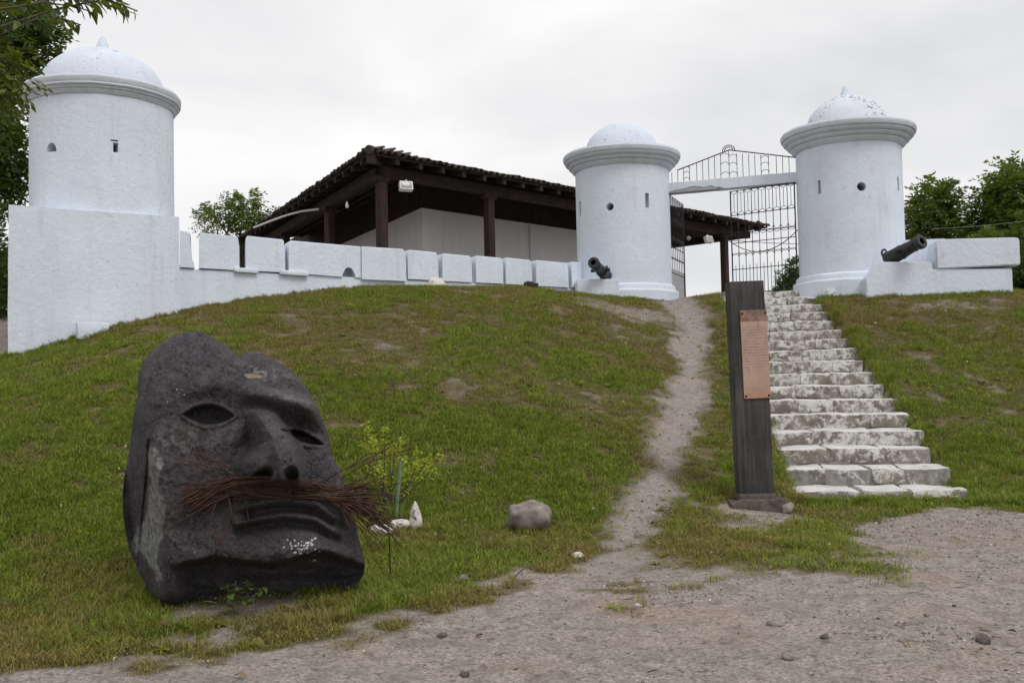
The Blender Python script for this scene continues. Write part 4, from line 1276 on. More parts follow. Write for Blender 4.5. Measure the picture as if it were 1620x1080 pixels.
STRAY = [[(205, 482), (330, 512), (420, 540)], [(270, 462), (330, 480), (372, 520), (440, 560)], [(340, 500), (335, 485), (360, 465), (385, 464), (397, 480), (385, 510), (360, 525)],
         [(290, 515), (300, 545)], [(375, 540), (385, 590), (405, 680)], [(380, 530), (420, 535), (470, 560), (520, 590)], [(395, 610), (385, 590), (400, 570), (430, 580)],
         [(440, 590), (452, 640), (462, 700)], [(350, 800), (325, 880), (320, 990)], [(365, 770), (400, 815), (440, 862)], [(690, 575), (760, 535), (840, 500), (940, 450)],
         [(770, 560), (860, 500), (930, 480), (1000, 455)], [(700, 570), (800, 520), (870, 465), (905, 470)], [(820, 600), (870, 545), (880, 480), (945, 446)], [(790, 590), (900, 590), (975, 570)],
         [(850, 640), (900, 690), (985, 790)], [(880, 640), (940, 700), (945, 880)], [(860, 660), (930, 690), (1000, 685)], [(830, 640), (890, 720), (925, 740)], [(800, 620), (900, 640), (965, 690)],
         [(395, 690), (370, 760), (340, 830)], [(350, 640), (330, 690), (325, 760)], [(410, 650), (360, 740), (350, 790)], [(240, 640), (300, 600), (390, 560)], [(215, 635), (300, 590), (420, 545)]]
for P in STRAY:
    q = MB(); q.tube(wire_pts(P, .32, rw_.uniform(.2, .5), 12), .0042, 5); q.build('wire', M_WIRE, ms, True)

# ------------------------------------------------------------------ sign post
sg = hit(1195, 806)
sp0 = Vector((sg[0], 9.95, 0)); sz = float(ground(sp0.x, sp0.y, False))
pb0, pt0 = at(1194, 785, 9.95), at(1177, 446, 9.95)
sign = empty('sign_post', (pb0.x, pb0.y, sz), 'upright weathered timber post with a copper coloured plaque', 'sign')
lean = Matrix.Rotation(math.atan2(pt0.x - pb0.x, pt0.z - pb0.z), 3, 'Y') @ Matrix.Rotation(.06, 3, 'Z')
Hs = (pt0 - pb0).length; Ws = .345
mb = MB(); mb.box((0, 0, 0), (Ws, .20, Hs), None, .008)
bmesh.ops.subdivide_edges(mb.bm, edges=[e for e in mb.bm.edges if e.calc_length() > 1], cuts=24, use_grid_fill=True)
me = mb.mesh('timber', M_SIGNWOOD, True, .6); wobble(me, .004, 5, 1)
tb = ob('timber', me, sign, loc=(pb0 + pt0) / 2, rot=lean.to_euler())
def plaque_mat():
    m, nt, b = mat_new('printed_copper_plate', 0.55, 0.4)
    p = coords(nt)
    n = noise(nt, p, 7, 5, .6)
    c = ramp(nt, n, [(.3, (0.36, 0.235, 0.18)), (.7, (0.46, 0.325, 0.255))])
    s = nt.nodes.new('ShaderNodeSeparateXYZ'); nt.links.new(p, s.inputs[0])
    # rows of small print
    wv = N(nt, 'ShaderNodeTexWave', Scale=11.0, Distortion=0.0); wv.bands_direction = 'Z'; nt.links.new(p, wv.inputs['Vector'])
    mp = N(nt, 'ShaderNodeMapping'); mp.inputs['Scale'].default_value = (160, 1, 34); nt.links.new(p, mp.inputs['Vector'])
    wd = noise(nt, mp.outputs['Vector'], 1.0, 2)
    pr = nt.nodes.new('ShaderNodeMath'); pr.operation = 'MULTIPLY'
    nt.links.new(ramp(nt, wv.outputs['Fac'], [(.55, 0.0), (.75, 1.0)]), pr.inputs[0]); nt.links.new(ramp(nt, wd, [(.44, 0.0), (.54, .55)]), pr.inputs[1])
    lim = ramp(nt, N_map(nt, s.outputs['Z'], -.45, .45), [(.0, .0), (.34, .0), (.36, 1.0), (.80, 1.0), (.81, .0)])
    p2 = nt.nodes.new('ShaderNodeMath'); p2.operation = 'MULTIPLY'; nt.links.new(pr.outputs[0], p2.inputs[0]); nt.links.new(lim, p2.inputs[1])
    c = mixc(nt, p2.outputs[0], c, (0.09, 0.05, 0.04))
    hd = ramp(nt, N_map(nt, s.outputs['Z'], -.45, .45), [(.0, .0), (.862, .0), (.864, .8), (1.0, .8)])
    c = mixc(nt, hd, c, mixc(nt, ramp(nt, noise(nt, p, 16, 3), [(.45, 0.0), (.6, .7)]), (0.115, 0.062, 0.058), (0.33, 0.18, 0.13)))
    lw = ramp(nt, N_map(nt, s.outputs['Z'], -.45, .45), [(.0, .6), (.16, .0)])
    c = mixc(nt, lw, c, (0.42, 0.17, 0.085))
    mp2 = N(nt, 'ShaderNodeMapping'); mp2.inputs['Rotation'].default_value = (0, .42, 0); mp2.inputs['Scale'].default_value = (34, 10, 3.2); nt.links.new(p, mp2.inputs['Vector'])
    sc = noise(nt, mp2.outputs['Vector'], 1.0, 3)
    c = mixc(nt, ramp(nt, sc, [(.66, 0.0), (.72, .6)]), c, (0.10, 0.05, 0.04))
    nt.links.new(c, b.inputs['Base Color'])
    return m
def N_map(nt, sock, lo, hi):
    r = N(nt, 'ShaderNodeMapRange'); nt.links.new(sock, r.inputs['Value']); r.inputs['From Min'].default_value = lo; r.inputs['From Max'].default_value = hi
    return r.outputs['Result']
M_PLAQUE = plaque_mat()
RL = lean
def on_post(x, y, z): return (pb0 + pt0) / 2 + RL @ Vector((x, y, z))
zc_ = Hs / 2 - (561.5 - 446) / 339.4 * Hs
mb = MB(); mb.box((0, 0, 0), (.272, .012, .882), None, .003)
pq = ob('plaque', mb.mesh('plaque', M_PLAQUE), sign, loc=on_post(.045, -.109, zc_), rot=RL.to_euler())
for (x, z) in ((-.115, .41), (.118, .41), (-.115, -.415), (.118, -.415)):
    mb = MB(); mb.lathe([(0, .008), (.008, .007), (.012, .002), (.012, -.004), (0, -.004)], (0, 0, 0), 10, Matrix.Rotation(math.radians(90), 3, 'X'))
    ob('bolt', mb.mesh('bolt', M_IRON, True), pq, loc=on_post(.045 + x, -.117, zc_ + z), rot=RL.to_euler())

def lump(name, mat, size, seed, sub=3, rough=.25, flat=0.0, taper=0.0):
    bm = bmesh.new(); bmesh.ops.create_icosphere(bm, subdivisions=sub, radius=.5)
    for v in bm.verts:
        p = v.co.normalized()
        f = 1 + rough * 2 * (float(vnoise2(np.array(p.x * 1.7 + seed * 5.1 + p.z), np.array(p.y * 1.7 + p.z * 1.3 + seed))) - .5) + rough * .5 * (float(vnoise2(np.array(p.x * 5 + seed), np.array(p.y * 5 + p.z * 4))) - .5)
        q = p * .5 * f
        if flat: q = Vector((math.copysign(abs(q.x * 2) ** (1 - flat) / 2, q.x), math.copysign(abs(q.y * 2) ** (1 - flat) / 2, q.y), math.copysign(abs(q.z * 2) ** (1 - flat) / 2, q.z)))
        k_ = 1 - taper * (q.z + .5)
        v.co = Vector((q.x * size[0] * k_, q.y * size[1] * k_, q.z * size[2]))
    rp = random.Random(seed * 7 + 1)
    for _ in range(9):
        n_ = Vector((rp.gauss(0, 1), rp.gauss(0, 1), rp.gauss(0, 1))).normalized(); d_ = rp.uniform(.36, .47)
        for v in bm.verts:
            q = Vector((v.co.x / size[0], v.co.y / size[1], v.co.z / size[2])); e_ = q.dot(n_) - d_
            if e_ > 0: q -= n_ * e_ * .9; v.co = Vector((q.x * size[0], q.y * size[1], q.z * size[2]))
    me = bpy.data.meshes.new(name); bm.to_mesh(me); bm.free(); me.materials.append(mat)
    me.polygons.foreach_set('use_smooth', [True] * len(me.polygons))
    return me
# concrete footing in two courses
mb = MB(); mb.box((0, 0, 0), (.56, .42, .30), None, .03)
bmesh.ops.subdivide_edges(mb.bm, edges=mb.bm.edges[:], cuts=5, use_grid_fill=True)
me = mb.mesh('footing', M_FOOT, True, .8); wobble(me, .035, 7, 2); ob('footing', me, sign, loc=(pb0.x + .01, pb0.y - .02, pb0.z - .165))
mb = MB(); mb.box((pb0.x, pb0.y, pb0.z - .03), (.37, .26, .14), None, .02)
me = mb.mesh('collar', M_FOOT, True, .6); ob('collar', me, sign)
def rock(px, py, w, h, d, mat, label, seed, sink=.25, rough=.25, sub=3, rz_=0, name='rock', cat='rock', flat=0.2, group=None, taper=0.0):
    x, y = hit(px, py); z = float(ground(x, y))
    return tag(ob(name, lump(name, mat, (w, d, h), seed, sub, rough, flat, taper), None, (x, y, z + h * (.5 - sink)), (0, 0, rz_)), label, cat, group)
rock(1243, 812, .15, .13, .15, M_ROCK, 'small rock against the foot of the timber sign post', 17)
rock(836, 838, .44, .30, .34, M_ROCK, 'rounded mauve grey boulder lying alone on the lawn', 5, .14, .24, 4, .5, 'rock', 'rock', .06)
rock(657, 838, .19, .28, .16, M_ROCKW, 'upright pointed white stone right of the carved head', 6, .2, .4, 3, .4, 'white_stone', 'stone', 0.1, None, .8)
rock(633, 838, .20, .10, .14, M_ROCKW, 'flat white stone lying left of the pointed white stone', 7, .25, .2, 3, .2, 'white_stone', 'stone')
rock(603, 846, .22, .10, .14, M_ROCKW, 'white stone half hidden behind the moustache end', 8, .3, .25, 3, -.2, 'white_stone', 'stone')
wr = wp(wall_s(672), .35, 0); wr.z = float(ground(wr.x, wr.y))
tag(ob('white_stone', lump('white_stone', M_ROCKW, (.40, .25, .30), 9, 3, .25), None, (wr.x, wr.y, wr.z + .06)), 'white painted boulder at the foot of the crenellated wall', 'stone')
bx_ = wp(wall_s(822), .35, 0); bx_.z = float(ground(bx_.x, bx_.y))
mb = MB(); mb.box((0, 0, 0), (.26, .14, .11), None, .012); mb.box((0, -.075, .0), (.20, .012, .07), None, .003); mb.box((.0, .06, .065), (.14, .05, .03), None, .006)
tag(ob('spot_light', mb.mesh('spot_light', M_BLACKBOX, True, .6), None, (bx_.x, bx_.y, bx_.z + .09), (.1, .05, .5)), 'black box spot light on the grass before the wall', 'lamp')
q = hit(235, 512)
mb = MB(); mb.box((0, 0, 0), (.42, .2, .24), None, .02); me = mb.mesh('white_brick', M_STUCCO, True, .6); wobble(me, .01, 5, 1)
q = Vector((-6.05, 14.20)); tag(ob('white_block', me, None, (q.x, q.y, float(ground(q.x, q.y)) + .06), (0, 0, .57)), 'small white block in the weeds below the left tower', 'block')
PEB = [(1226, 990, .075, 'grey stone in the middle of the bare earth', M_ROCK), (1305, 1010, .05, 'dark brown clod right of the grey stone on the bare earth', M_ROCKD), (1555, 1018, .09, 'brown clod at the right of the bare earth', M_ROCKD),
       (736, 1072, .05, 'small dark scrap at the bottom edge of the picture', M_ROCKD), (912, 876, .09, 'pale stone where the path meets the lawn edge', M_ROCKW), (732, 918, .08, 'flat pale stone near the lawn edge', M_ROCK),
       (700, 1005, .06, 'dark stone on the edge of the earth below the lawn', M_ROCKD), (1246, 1045, .06, 'chip of grey stone close to the camera', M_ROCK), (1010, 960, .045, 'white chip on the earth left of centre', M_ROCKW)]
for i, (a, b, s, lb, mt) in enumerate(PEB):
    rock(a, b, s * 1.3, s * .7, s, mt, lb, 30 + i, .3, .3, 2, i * .7, 'loose_stone', 'stone', .1, 'loose stones on the earth')

# ------------------------------------------------------------------ grass, litter and gravel (uncountable: one object each)
def scatter(name, pts, rotz, scl, tint, sources, label, tiltx=None):
    coll = bpy.data.collections.new(name + '_sources')
    for me in sources: coll.objects.link(bpy.data.objects.new(me.name, me))
    me = bpy.data.meshes.new(name)
    n = len(pts)
    me.vertices.add(n); me.vertices.foreach_set('co', np.asarray(pts, np.float32).ravel())
    rot = np.zeros((n, 3), np.float32); rot[:, 2] = rotz
    if tiltx is not None: rot[:, 0] = tiltx[:, 0]; rot[:, 1] = tiltx[:, 1]
    a = me.attributes.new('rot', 'FLOAT_VECTOR', 'POINT'); a.data.foreach_set('vector', rot.ravel())
    s3 = np.asarray(scl, np.float32)
    if s3.ndim == 1: s3 = np.stack([s3] * 3, -1)
    a = me.attributes.new('scl', 'FLOAT_VECTOR', 'POINT'); a.data.foreach_set('vector', np.ascontiguousarray(s3).ravel())
    add_attr(me, 'tint', tint)
    a = me.attributes.new('pick', 'INT', 'POINT'); a.data.foreach_set('value', rng.integers(0, len(sources), n).astype(np.int32))
    o = ob(name, me)
    tag(o, label, None, None, 'stuff')
    ng = bpy.data.node_groups.new(name + '_scatter', 'GeometryNodeTree')
    ng.interface.new_socket('Geometry', in_out='INPUT', socket_type='NodeSocketGeometry')
    ng.interface.new_socket('Geometry', in_out='OUTPUT', socket_type='NodeSocketGeometry')
    gi = ng.nodes.new('NodeGroupInput'); go = ng.nodes.new('NodeGroupOutput')
    iop = ng.nodes.new('GeometryNodeInstanceOnPoints')
    ci = ng.nodes.new('GeometryNodeCollectionInfo')
    ci.inputs['Collection'].default_value = coll
    ci.inputs['Separate Children'].default_value = True
    ci.inputs['Reset Children'].default_value = True
    def na(nm, typ):
        x = ng.nodes.new('GeometryNodeInputNamedAttribute'); x.data_type = typ; x.inputs['Name'].default_value = nm
        return x.outputs['Attribute']
    ng.links.new(gi.outputs[0], iop.inputs['Points'])
    ng.links.new(ci.outputs[0], iop.inputs['Instance'])
    iop.inputs['Pick Instance'].default_value = True
    ng.links.new(na('pick', 'INT'), iop.inputs['Instance Index'])
    e2r = ng.nodes.new('FunctionNodeEulerToRotation'); ng.links.new(na('rot', 'FLOAT_VECTOR'), e2r.inputs[0])
    ng.links.new(e2r.outputs[0], iop.inputs['Rotation'])
    ng.links.new(na('scl', 'FLOAT_VECTOR'), iop.inputs['Scale'])
    ng.links.new(iop.outputs[0], go.inputs[0])
    md = o.modifiers.new('scatter', 'NODES'); md.node_group = ng
    return o

def grass_mat():
    m, nt, b = mat_new('grass_blades', 0.6, 0.25)
    t = attr(nt, 'tint', 'INSTANCER').outputs['Fac']
    r = nt.nodes.new('ShaderNodeObjectInfo').outputs['Random']
    g = ramp(nt, r, [(0.0, (0.100, 0.180, 0.010)), (0.5, (0.190, 0.290, 0.014)), (1.0, (0.310, 0.360, 0.036))])
    d = ramp(nt, r, [(0.0, (0.185, 0.128, 0.048)), (0.45, (0.310, 0.235, 0.068)), (0.8, (0.290, 0.245, 0.052)), (1.0, (0.46, 0.36, 0.18))])
    c = mixc(nt, t, g, d)
    bv = attr(nt, 'bladevar').outputs['Fac']
    c = mixc(nt, ramp(nt, bv, [(0.0, 0.0), (0.78, 0.0), (0.84, .6)]), c, (0.36, 0.31, 0.13))
    c = mixc(nt, ramp(nt, bv, [(0.0, .7), (.42, 0.0)]), c, (0.035, 0.046, 0.010))
    nt.links.new(c, b.inputs['Base Color'])
    tr = nt.nodes.new('ShaderNodeBsdfTranslucent'); nt.links.new(c, tr.inputs['Color'])
    mx = nt.nodes.new('ShaderNodeMixShader'); mx.inputs[0].default_value = .35
    nt.links.new(b.outputs[0], mx.inputs[1]); nt.links.new(tr.outputs[0], mx.inputs[2])
    nt.links.new(mx.outputs[0], nt.nodes['Material Output'].inputs['Surface'])
    return m
M_GRASS = grass_mat()
def clump(nm, n, rad, h, w, bend, seed):
    r = np.random.default_rng(seed)
    V, Q, bvv = [], [], []
    for i in range(n):
        a = r.uniform(0, 6.28); rr = rad * math.sqrt(r.random()); bx, by = rr * math.cos(a), rr * math.sin(a)
        f = r.uniform(0, 6.28); hh = h * r.uniform(.45, 1.1); ww = w * r.uniform(.7, 1.25)
        lx, ly = math.cos(f), math.sin(f); sx, sy = -ly * ww / 2, lx * ww / 2
        bd = bend * hh * r.uniform(.3, 1.5)
        o = len(V)
        for (t, q) in ((0, 1.0), (.45, .9), (.8, .6), (1.0, .12)):
            ox, oy, oz = lx * bd * t * t, ly * bd * t * t, hh * (t - .22 * bend * t * t)
            V.append((bx + ox - sx * q, by + oy - sy * q, oz - .004)); V.append((bx + ox + sx * q, by + oy + sy * q, oz - .004))
        for k in range(3): Q.append((o + 2 * k, o + 2 * k + 1, o + 2 * k + 3, o + 2 * k + 2))
        bvv += [r.random()] * 8
    me = fast_mesh(nm, V, Q, M_GRASS, True); add_attr(me, 'bladevar', bvv)
    return me
SHORT = [clump('turf_tuft', 20, .085, .050, .0048, .9, 100 + i) for i in range(5)]
TALL = [clump('long_tuft', 26, .075, .15, .0062, .75, 200 + i) for i in range(3)]

def cand(n, x0, x1, y0, y1):
    return rng.uniform(x0, x1, n), rng.uniform(y0, y1, n)
def in_view(x, y, m=1.2):
    return np.abs(x) < .54 * y + m
# keep turf out of walls and towers
def solid(x, y):
    b = np.zeros(x.shape, bool)
    for (c_, r_) in ((T_MID, 1.1), (T_RIGHT, 1.1)): b |= np.hypot(x - c_[0], y - c_[1]) < r_
    b |= ((x - W0.x) * wn.x + (y - W0.y) * wn.y) < .03
    b |= inside(x, y, [(p.x, p.y) for p in poly])
    b |= (x > p0.x) & (x < p3.x) & (y > yb)
    b |= (x < -5.0) & (y > 15.3)
    return b
areas = [(150000, -8.5, 11.5, 4.6, 12.0), (85000, -9.5, 12.5, 12.0, 20.4)]
PX, PY = [], []
for (n, x0, x1, y0, y1) in areas:
    x, y = cand(n, x0, x1, y0, y1)
    k = in_view(x, y) & ~solid(x, y)
    PX.append(x[k]); PY.append(y[k])
PX, PY = np.concatenate(PX), np.concatenate(PY)
cov, pth, dr = fields(PX, PY)
k = rng.random(len(PX)) < cov ** 1.3
PX, PY, cov, dr = PX[k], PY[k], cov[k], dr[k]
PZ_ = ground(PX, PY)
hvar = .35 + 1.25 * fbm(PX * 3.4 + 9, PY * 3.4, 3) + .25 * (1 - dr)
sc_ = rng.uniform(.75, 1.25, len(PX)) * hvar * (.55 + .45 * cov)
tint = np.clip(dr + rng.normal(0, .16, len(PX)), 0, 1)
scatter('lawn_grass', np.c_[PX, PY, PZ_], rng.uniform(0, 6.28, len(PX)), np.c_[sc_ ** .5, sc_ ** .5, sc_ * .95], tint, SHORT, 'short uneven turf covering the mound', rng.normal(0, .18, (len(PX), 2)))
# long grass: by the steps, round the head, along walls and in random tufts
TX, TY = [], []
s_ = rng.uniform(-.2, 9.3, 900); sd_ = np.where(rng.random(900) < .62, 1, -1)
t_ = sd_ * (ST_W / 2 - .02 + np.abs(rng.normal(0, .10, 900)))
ok = (rng.random(900) < np.where(sd_ > 0, .85, .45)) & ((fbm(s_ * 2.2, sd_ * 3.0, 3)) > .40)
TX.append((ST0.x + ST_DIR.x * s_ + ST_N.x * t_)[ok]); TY.append((ST0.y + ST_DIR.y * s_ + ST_N.y * t_)[ok])
t_ = rng.uniform(-1.3, 1.5, 420); s_ = rng.uniform(-.40, -.03, 420); TX.append(ST0.x + ST_DIR.x * s_ + ST_N.x * t_); TY.append(ST0.y + ST_DIR.y * s_ + ST_N.y * t_)
x, y = cand(15000, -9, 11, 5, 17); n_ = fbm(x * 1.6, y * 1.6, 3); k = (n_ > .53) & in_view(x, y) & ~solid(x, y); TX.append(x[k]); TY.append(y[k])
a_ = rng.uniform(0, 6.28, 700); rr = rng.uniform(.93, 1.25, 700); TX.append(HEADC[0] + rr * .80 * np.cos(a_)); TY.append(HEADC[1] - .05 + rr * .62 * np.sin(a_))
sw = rng.uniform(.1, L, 260); TX.append(W0.x + wu.x * sw + wn.x * rng.uniform(.05, .16, 260)); TY.append(W0.y + wu.y * sw + wn.y * rng.uniform(.05, .16, 260))
fb = rng.uniform(0, 1, 140); TX.append(A.x + (B.x - A.x) * fb + u.y * .1); TY.append(A.y + (B.y - A.y) * fb - u.x * .1)
x = rng.normal(-6.0, .25, 60); TX.append(x); TY.append(rng.normal(14.15, .12, 60))
x = rng.uniform(6.3, 9.2, 130); TX.append(x); TY.append(rng.uniform(17.45, 17.75, 130))
x = rng.normal(wr.x, .25, 40); TX.append(x); TY.append(rng.normal(wr.y - .15, .1, 40))
x = rng.normal(pb0.x, .35, 90); TX.append(x); TY.append(rng.normal(pb0.y - .02, .25, 90))
x = rng.normal(-.75, .35, 160); TX.append(x); TY.append(rng.normal(8.2, .35, 160))
TX, TY = np.concatenate(TX), np.concatenate(TY)
cov, pth, dr = fields(TX, TY)
k = rng.random(len(TX)) < np.clip(cov * 1.4, 0, 1); TX, TY, dr = TX[k], TY[k], dr[k]
scl = np.where((np.abs(stair_coords(TX, TY)[1]) < 1.3) & (TY > 9.8), rng.uniform(.45, 1.05, len(TX)), rng.uniform(.28, .75, len(TX)))
scatter('long_grass', np.c_[TX, TY, ground(TX, TY)], rng.uniform(0, 6.28, len(TX)), scl, np.clip(dr - .15 + rng.normal(0, .15, len(TX)), 0, 1), TALL, 'longer grass tufts along the steps, walls and stone head')

# broad leaved weeds and dead stalks in the turf
def rosette(nm, n, seed):
    r = np.random.default_rng(seed); V, Q, bv = [], [], []
    for i in range(n):
        f = 6.28 * i / n + r.uniform(-.3, .3); l = r.uniform(.03, .07); w = l * .45; e = r.uniform(.1, .7)
        dx, dy = math.cos(f), math.sin(f); o = len(V)
        for (t, q) in ((.05, .2), (.4, 1), (.75, .8), (1, .05)):
            z = l * t * e - .02 * t * t
            V += [(dx * l * t - dy * w / 2 * q, dy * l * t + dx * w / 2 * q, z + .012), (dx * l * t + dy * w / 2 * q, dy * l * t - dx * w / 2 * q, z + .012)]
        for k in range(3): Q.append((o + 2 * k, o + 2 * k + 1, o + 2 * k + 3, o + 2 * k + 2))
        bv += [r.uniform(.3, .7)] * 8
    me = fast_mesh(nm, V, Q, M_GRASS, True); add_attr(me, 'bladevar', bv); return me
WEEDS = [rosette('weed', 7, 300), rosette('weed', 9, 301), rosette('weed', 6, 302), clump('dead_stalk', 4, .05, .16, .003, .6, 310)]
x, y = cand(9000, -8.5, 11.5, 4.8, 14); k = in_view(x, y, .8) & ~solid(x, y); x, y = x[k], y[k]
cov, pth, dr = fields(x, y); k = (rng.random(len(x)) < cov * .5) & (fbm(x * 1.7, y * 1.7 + 5, 3) > .47); x, y, dr = x[k], y[k], dr[k]
scatter('lawn_weeds', np.c_[x, y, ground(x, y)], rng.uniform(0, 6.28, len(x)), rng.uniform(.6, 1.4, len(x)), np.clip(dr * .5 + rng.normal(0, .2, len(x)), 0, 1), WEEDS, 'small broad leaved weeds and dead stalks among the turf', rng.normal(0, .2, (len(x), 2)))

# gravel on the bare earth
def peb_mat():
    m, nt, b = mat_new('mixed_gravel', 0.9, 0.2)
    r = attr(nt, 'tint', 'INSTANCER').outputs['Fac']
    c = ramp(nt, r, [(0, (0.13, 0.105, 0.09)), (.35, (0.22, 0.185, 0.16)), (.7, (0.27, 0.235, 0.21)), (.9, (0.36, 0.33, 0.30)), (1.0, (0.58, 0.56, 0.53))])
    nt.links.new(c, b.inputs['Base Color']); return m
M_PEB = peb_mat()
GR = [lump('pebble', M_PEB, (1, .8, .6), 60 + i, 1, .3) for i in range(4)]
x, y = cand(150000, -6, 10, 4.4, 10.4)
k = in_view(x, y, .8); x, y = x[k], y[k]
cov, pth, dr = fields(x, y)
dens = (1 - cov) * (.05 + 1.0 * sstep(.42, .66, fbm(x * .9 + 4, y * 1.6, 4, .6)) ** 1.5)
k = rng.random(len(x)) < dens; x, y = x[k], y[k]
x2, y2 = cand(26000, -.5, 5, 9, 20.3); c2, p2_, d2_ = fields(x2, y2); z2 = ground_smooth(x2, y2)
k = (rng.random(len(x2)) < (1 - c2) * .35) & ~solid(x2, y2); x2, y2 = x2[k], y2[k]
sx, sy = stair_coords(x2, y2); k = ~((np.abs(sy) < ST_W / 2) & (sx > 0)); x2, y2 = x2[k], y2[k]
sz1 = .0035 + .026 * rng.random(len(x)) ** 8; sz2 = .005 + .05 * rng.random(len(x2)) ** 9
x, y, szz = np.r_[x, x2], np.r_[y, y2], np.r_[sz1, sz2]
scatter('gravel', np.c_[x, y, ground(x, y) + szz * .15], rng.uniform(0, 6.28, len(x)), szz, rng.random(len(x)) ** 1.1, GR, 'loose gravel strewn over path and bare earth')

# straw and fallen leaves
def litter_mat():
    m, nt, b = mat_new('dry_litter', 0.8, 0.2)
    r = attr(nt, 'tint', 'INSTANCER').outputs['Fac']
    nt.links.new(ramp(nt, r, [(0, (0.10, 0.06, 0.035)), (.5, (0.24, 0.17, 0.09)), (1, (0.48, 0.40, 0.27))]), b.inputs['Base Color']); return m
M_LIT = litter_mat()
def leaf_mesh(nm, mat, ln=1.0, w=.42, curl=.15):
    xs = [0, .2, .5, .8, 1.0]; ws = [0.04, .8, 1.0, .6, .03]
    V, Q = [], []
    for x_, q in zip(xs, ws):
        z = -curl * (x_ - .4) ** 2 * 2
        V += [(x_ * ln, -w / 2 * q, z + curl * .6 * q), (x_ * ln, 0, z), (x_ * ln, w / 2 * q, z + curl * .6 * q)]
    for i in range(4):
        o = 3 * i; Q += [(o, o + 3, o + 4, o + 1), (o + 1, o + 4, o + 5, o + 2)]
    return fast_mesh(nm, V, Q, mat, True)
LV = [leaf_mesh('dead_leaf', M_LIT, 1, .45, .3), leaf_mesh('straw', M_LIT, 1.5, .06, .12), leaf_mesh('straw', M_LIT, 1.1, .08, .05), leaf_mesh('straw', M_LIT, 1.9, .05, .2)]
x, y = cand(13000, -8, 11, 4.6, 18.5); k = in_view(x, y, .5) & ~solid(x, y); x, y = x[k], y[k]
sx, sy = stair_coords(x, y); k = ~((np.abs(sy) < ST_W / 2) & (sx > -.1)); x, y = x[k], y[k]
cov, pth, dr = fields(x, y)
k = rng.random(len(x)) < (.10 + .5 * (cov > .03) * (cov < .8) * (y < 10.5)); x, y, cov = x[k], y[k], cov[k]
scatter('fallen_leaves', np.c_[x, y, ground(x, y) + .012 + .03 * cov], rng.uniform(0, 6.28, len(x)), rng.uniform(.02, .075, len(x)), rng.random(len(x)), LV, 'dead leaves and straw scattered on lawn and earth', rng.normal(0, .35, (len(x), 2)))

# ------------------------------------------------------------------ trees and plants
def leaf_mat(name, dark, light, trans=.35):
    m, nt, b = mat_new(name, 0.5, 0.3)
    r = attr(nt, 'leafvar').outputs['Fac']
    c = ramp(nt, r, [(0, dark), (.6, tuple((a_ + b_) / 2 for a_, b_ in zip(dark, light))), (1, light)])
    nt.links.new(c, b.inputs['Base Color'])
    tr = nt.nodes.new('ShaderNodeBsdfTranslucent')
    nt.links.new(mixc(nt, .5, c, (light[0] * 1.5, light[1] * 1.4, light[2] * .6)), tr.inputs['Color'])
    mx = nt.nodes.new('ShaderNodeMixShader'); mx.inputs[0].default_value = trans
    nt.links.new(b.outputs[0], mx.inputs[1]); nt.links.new(tr.outputs[0], mx.inputs[2])
    nt.links.new(mx.outputs[0], nt.nodes['Material Output'].inputs['Surface'])
    return m
M_LEAFD = leaf_mat('dark_leaves', (0.030, 0.055, 0.012), (0.095, 0.145, 0.030))
M_LEAFM = leaf_mat('mid_leaves', (0.045, 0.078, 0.016), (0.150, 0.205, 0.040))
M_LEAFY = leaf_mat('yellow_green_leaves', (0.060, 0.085, 0.012), (0.17, 0.20, 0.03))
M_LEAFL = leaf_mat('lime_leaves', (0.19, 0.28, 0.02), (0.50, 0.54, 0.05), .35)

def sprays(tips, dirs, n_leaf, ln, lw, spread, r):
    """pinnate sprays: leaflets set along a short twig at every tip"""
    nT = len(tips)
    dirs = dirs / (np.linalg.norm(dirs, axis=1, keepdims=True) + 1e-9)
    up = np.array([0, 0, 1.0])
    sd = np.cross(dirs, up); sd /= (np.linalg.norm(sd, axis=1, keepdims=True) + 1e-6)
    nn = np.cross(sd, dirs)
    V, var = [], []
    tv = r.random(nT)
    for i in range(n_leaf):
        t = (i + .5) / n_leaf
        sgn = 1 if i % 2 else -1
        base = tips + dirs * (spread * t)[..., None] if np.ndim(spread) else tips + dirs * spread * t
        base = base - up * (spread * .35 * t * t)
        l = ln * r.uniform(.7, 1.2, nT) * (1 - .35 * abs(t - .45))
        fd = dirs * .55 + sd * sgn * .8 + r.normal(0, .28, (nT, 3)) - up * .22
        fd /= np.linalg.norm(fd, axis=1, keepdims=True)
        w = np.cross(fd, nn + r.normal(0, .35, (nT, 3))); w /= (np.linalg.norm(w, axis=1, keepdims=True) + 1e-9)
        hw_ = (lw * r.uniform(.8, 1.2, nT))[:, None] / 2
        q = np.stack([base, base + fd * l[:, None] * .45 - w * hw_ , base + fd * l[:, None], base + fd * l[:, None] * .45 + w * hw_], 1)
        V.append(q.reshape(-1, 3)); var.append(np.repeat(np.clip(tv * .6 + r.random(nT) * .4, 0, 1), 4))
    V = np.concatenate(V); var = np.concatenate(var)
    F4 = np.arange(len(V)).reshape(-1, 4)
    return V, F4, var

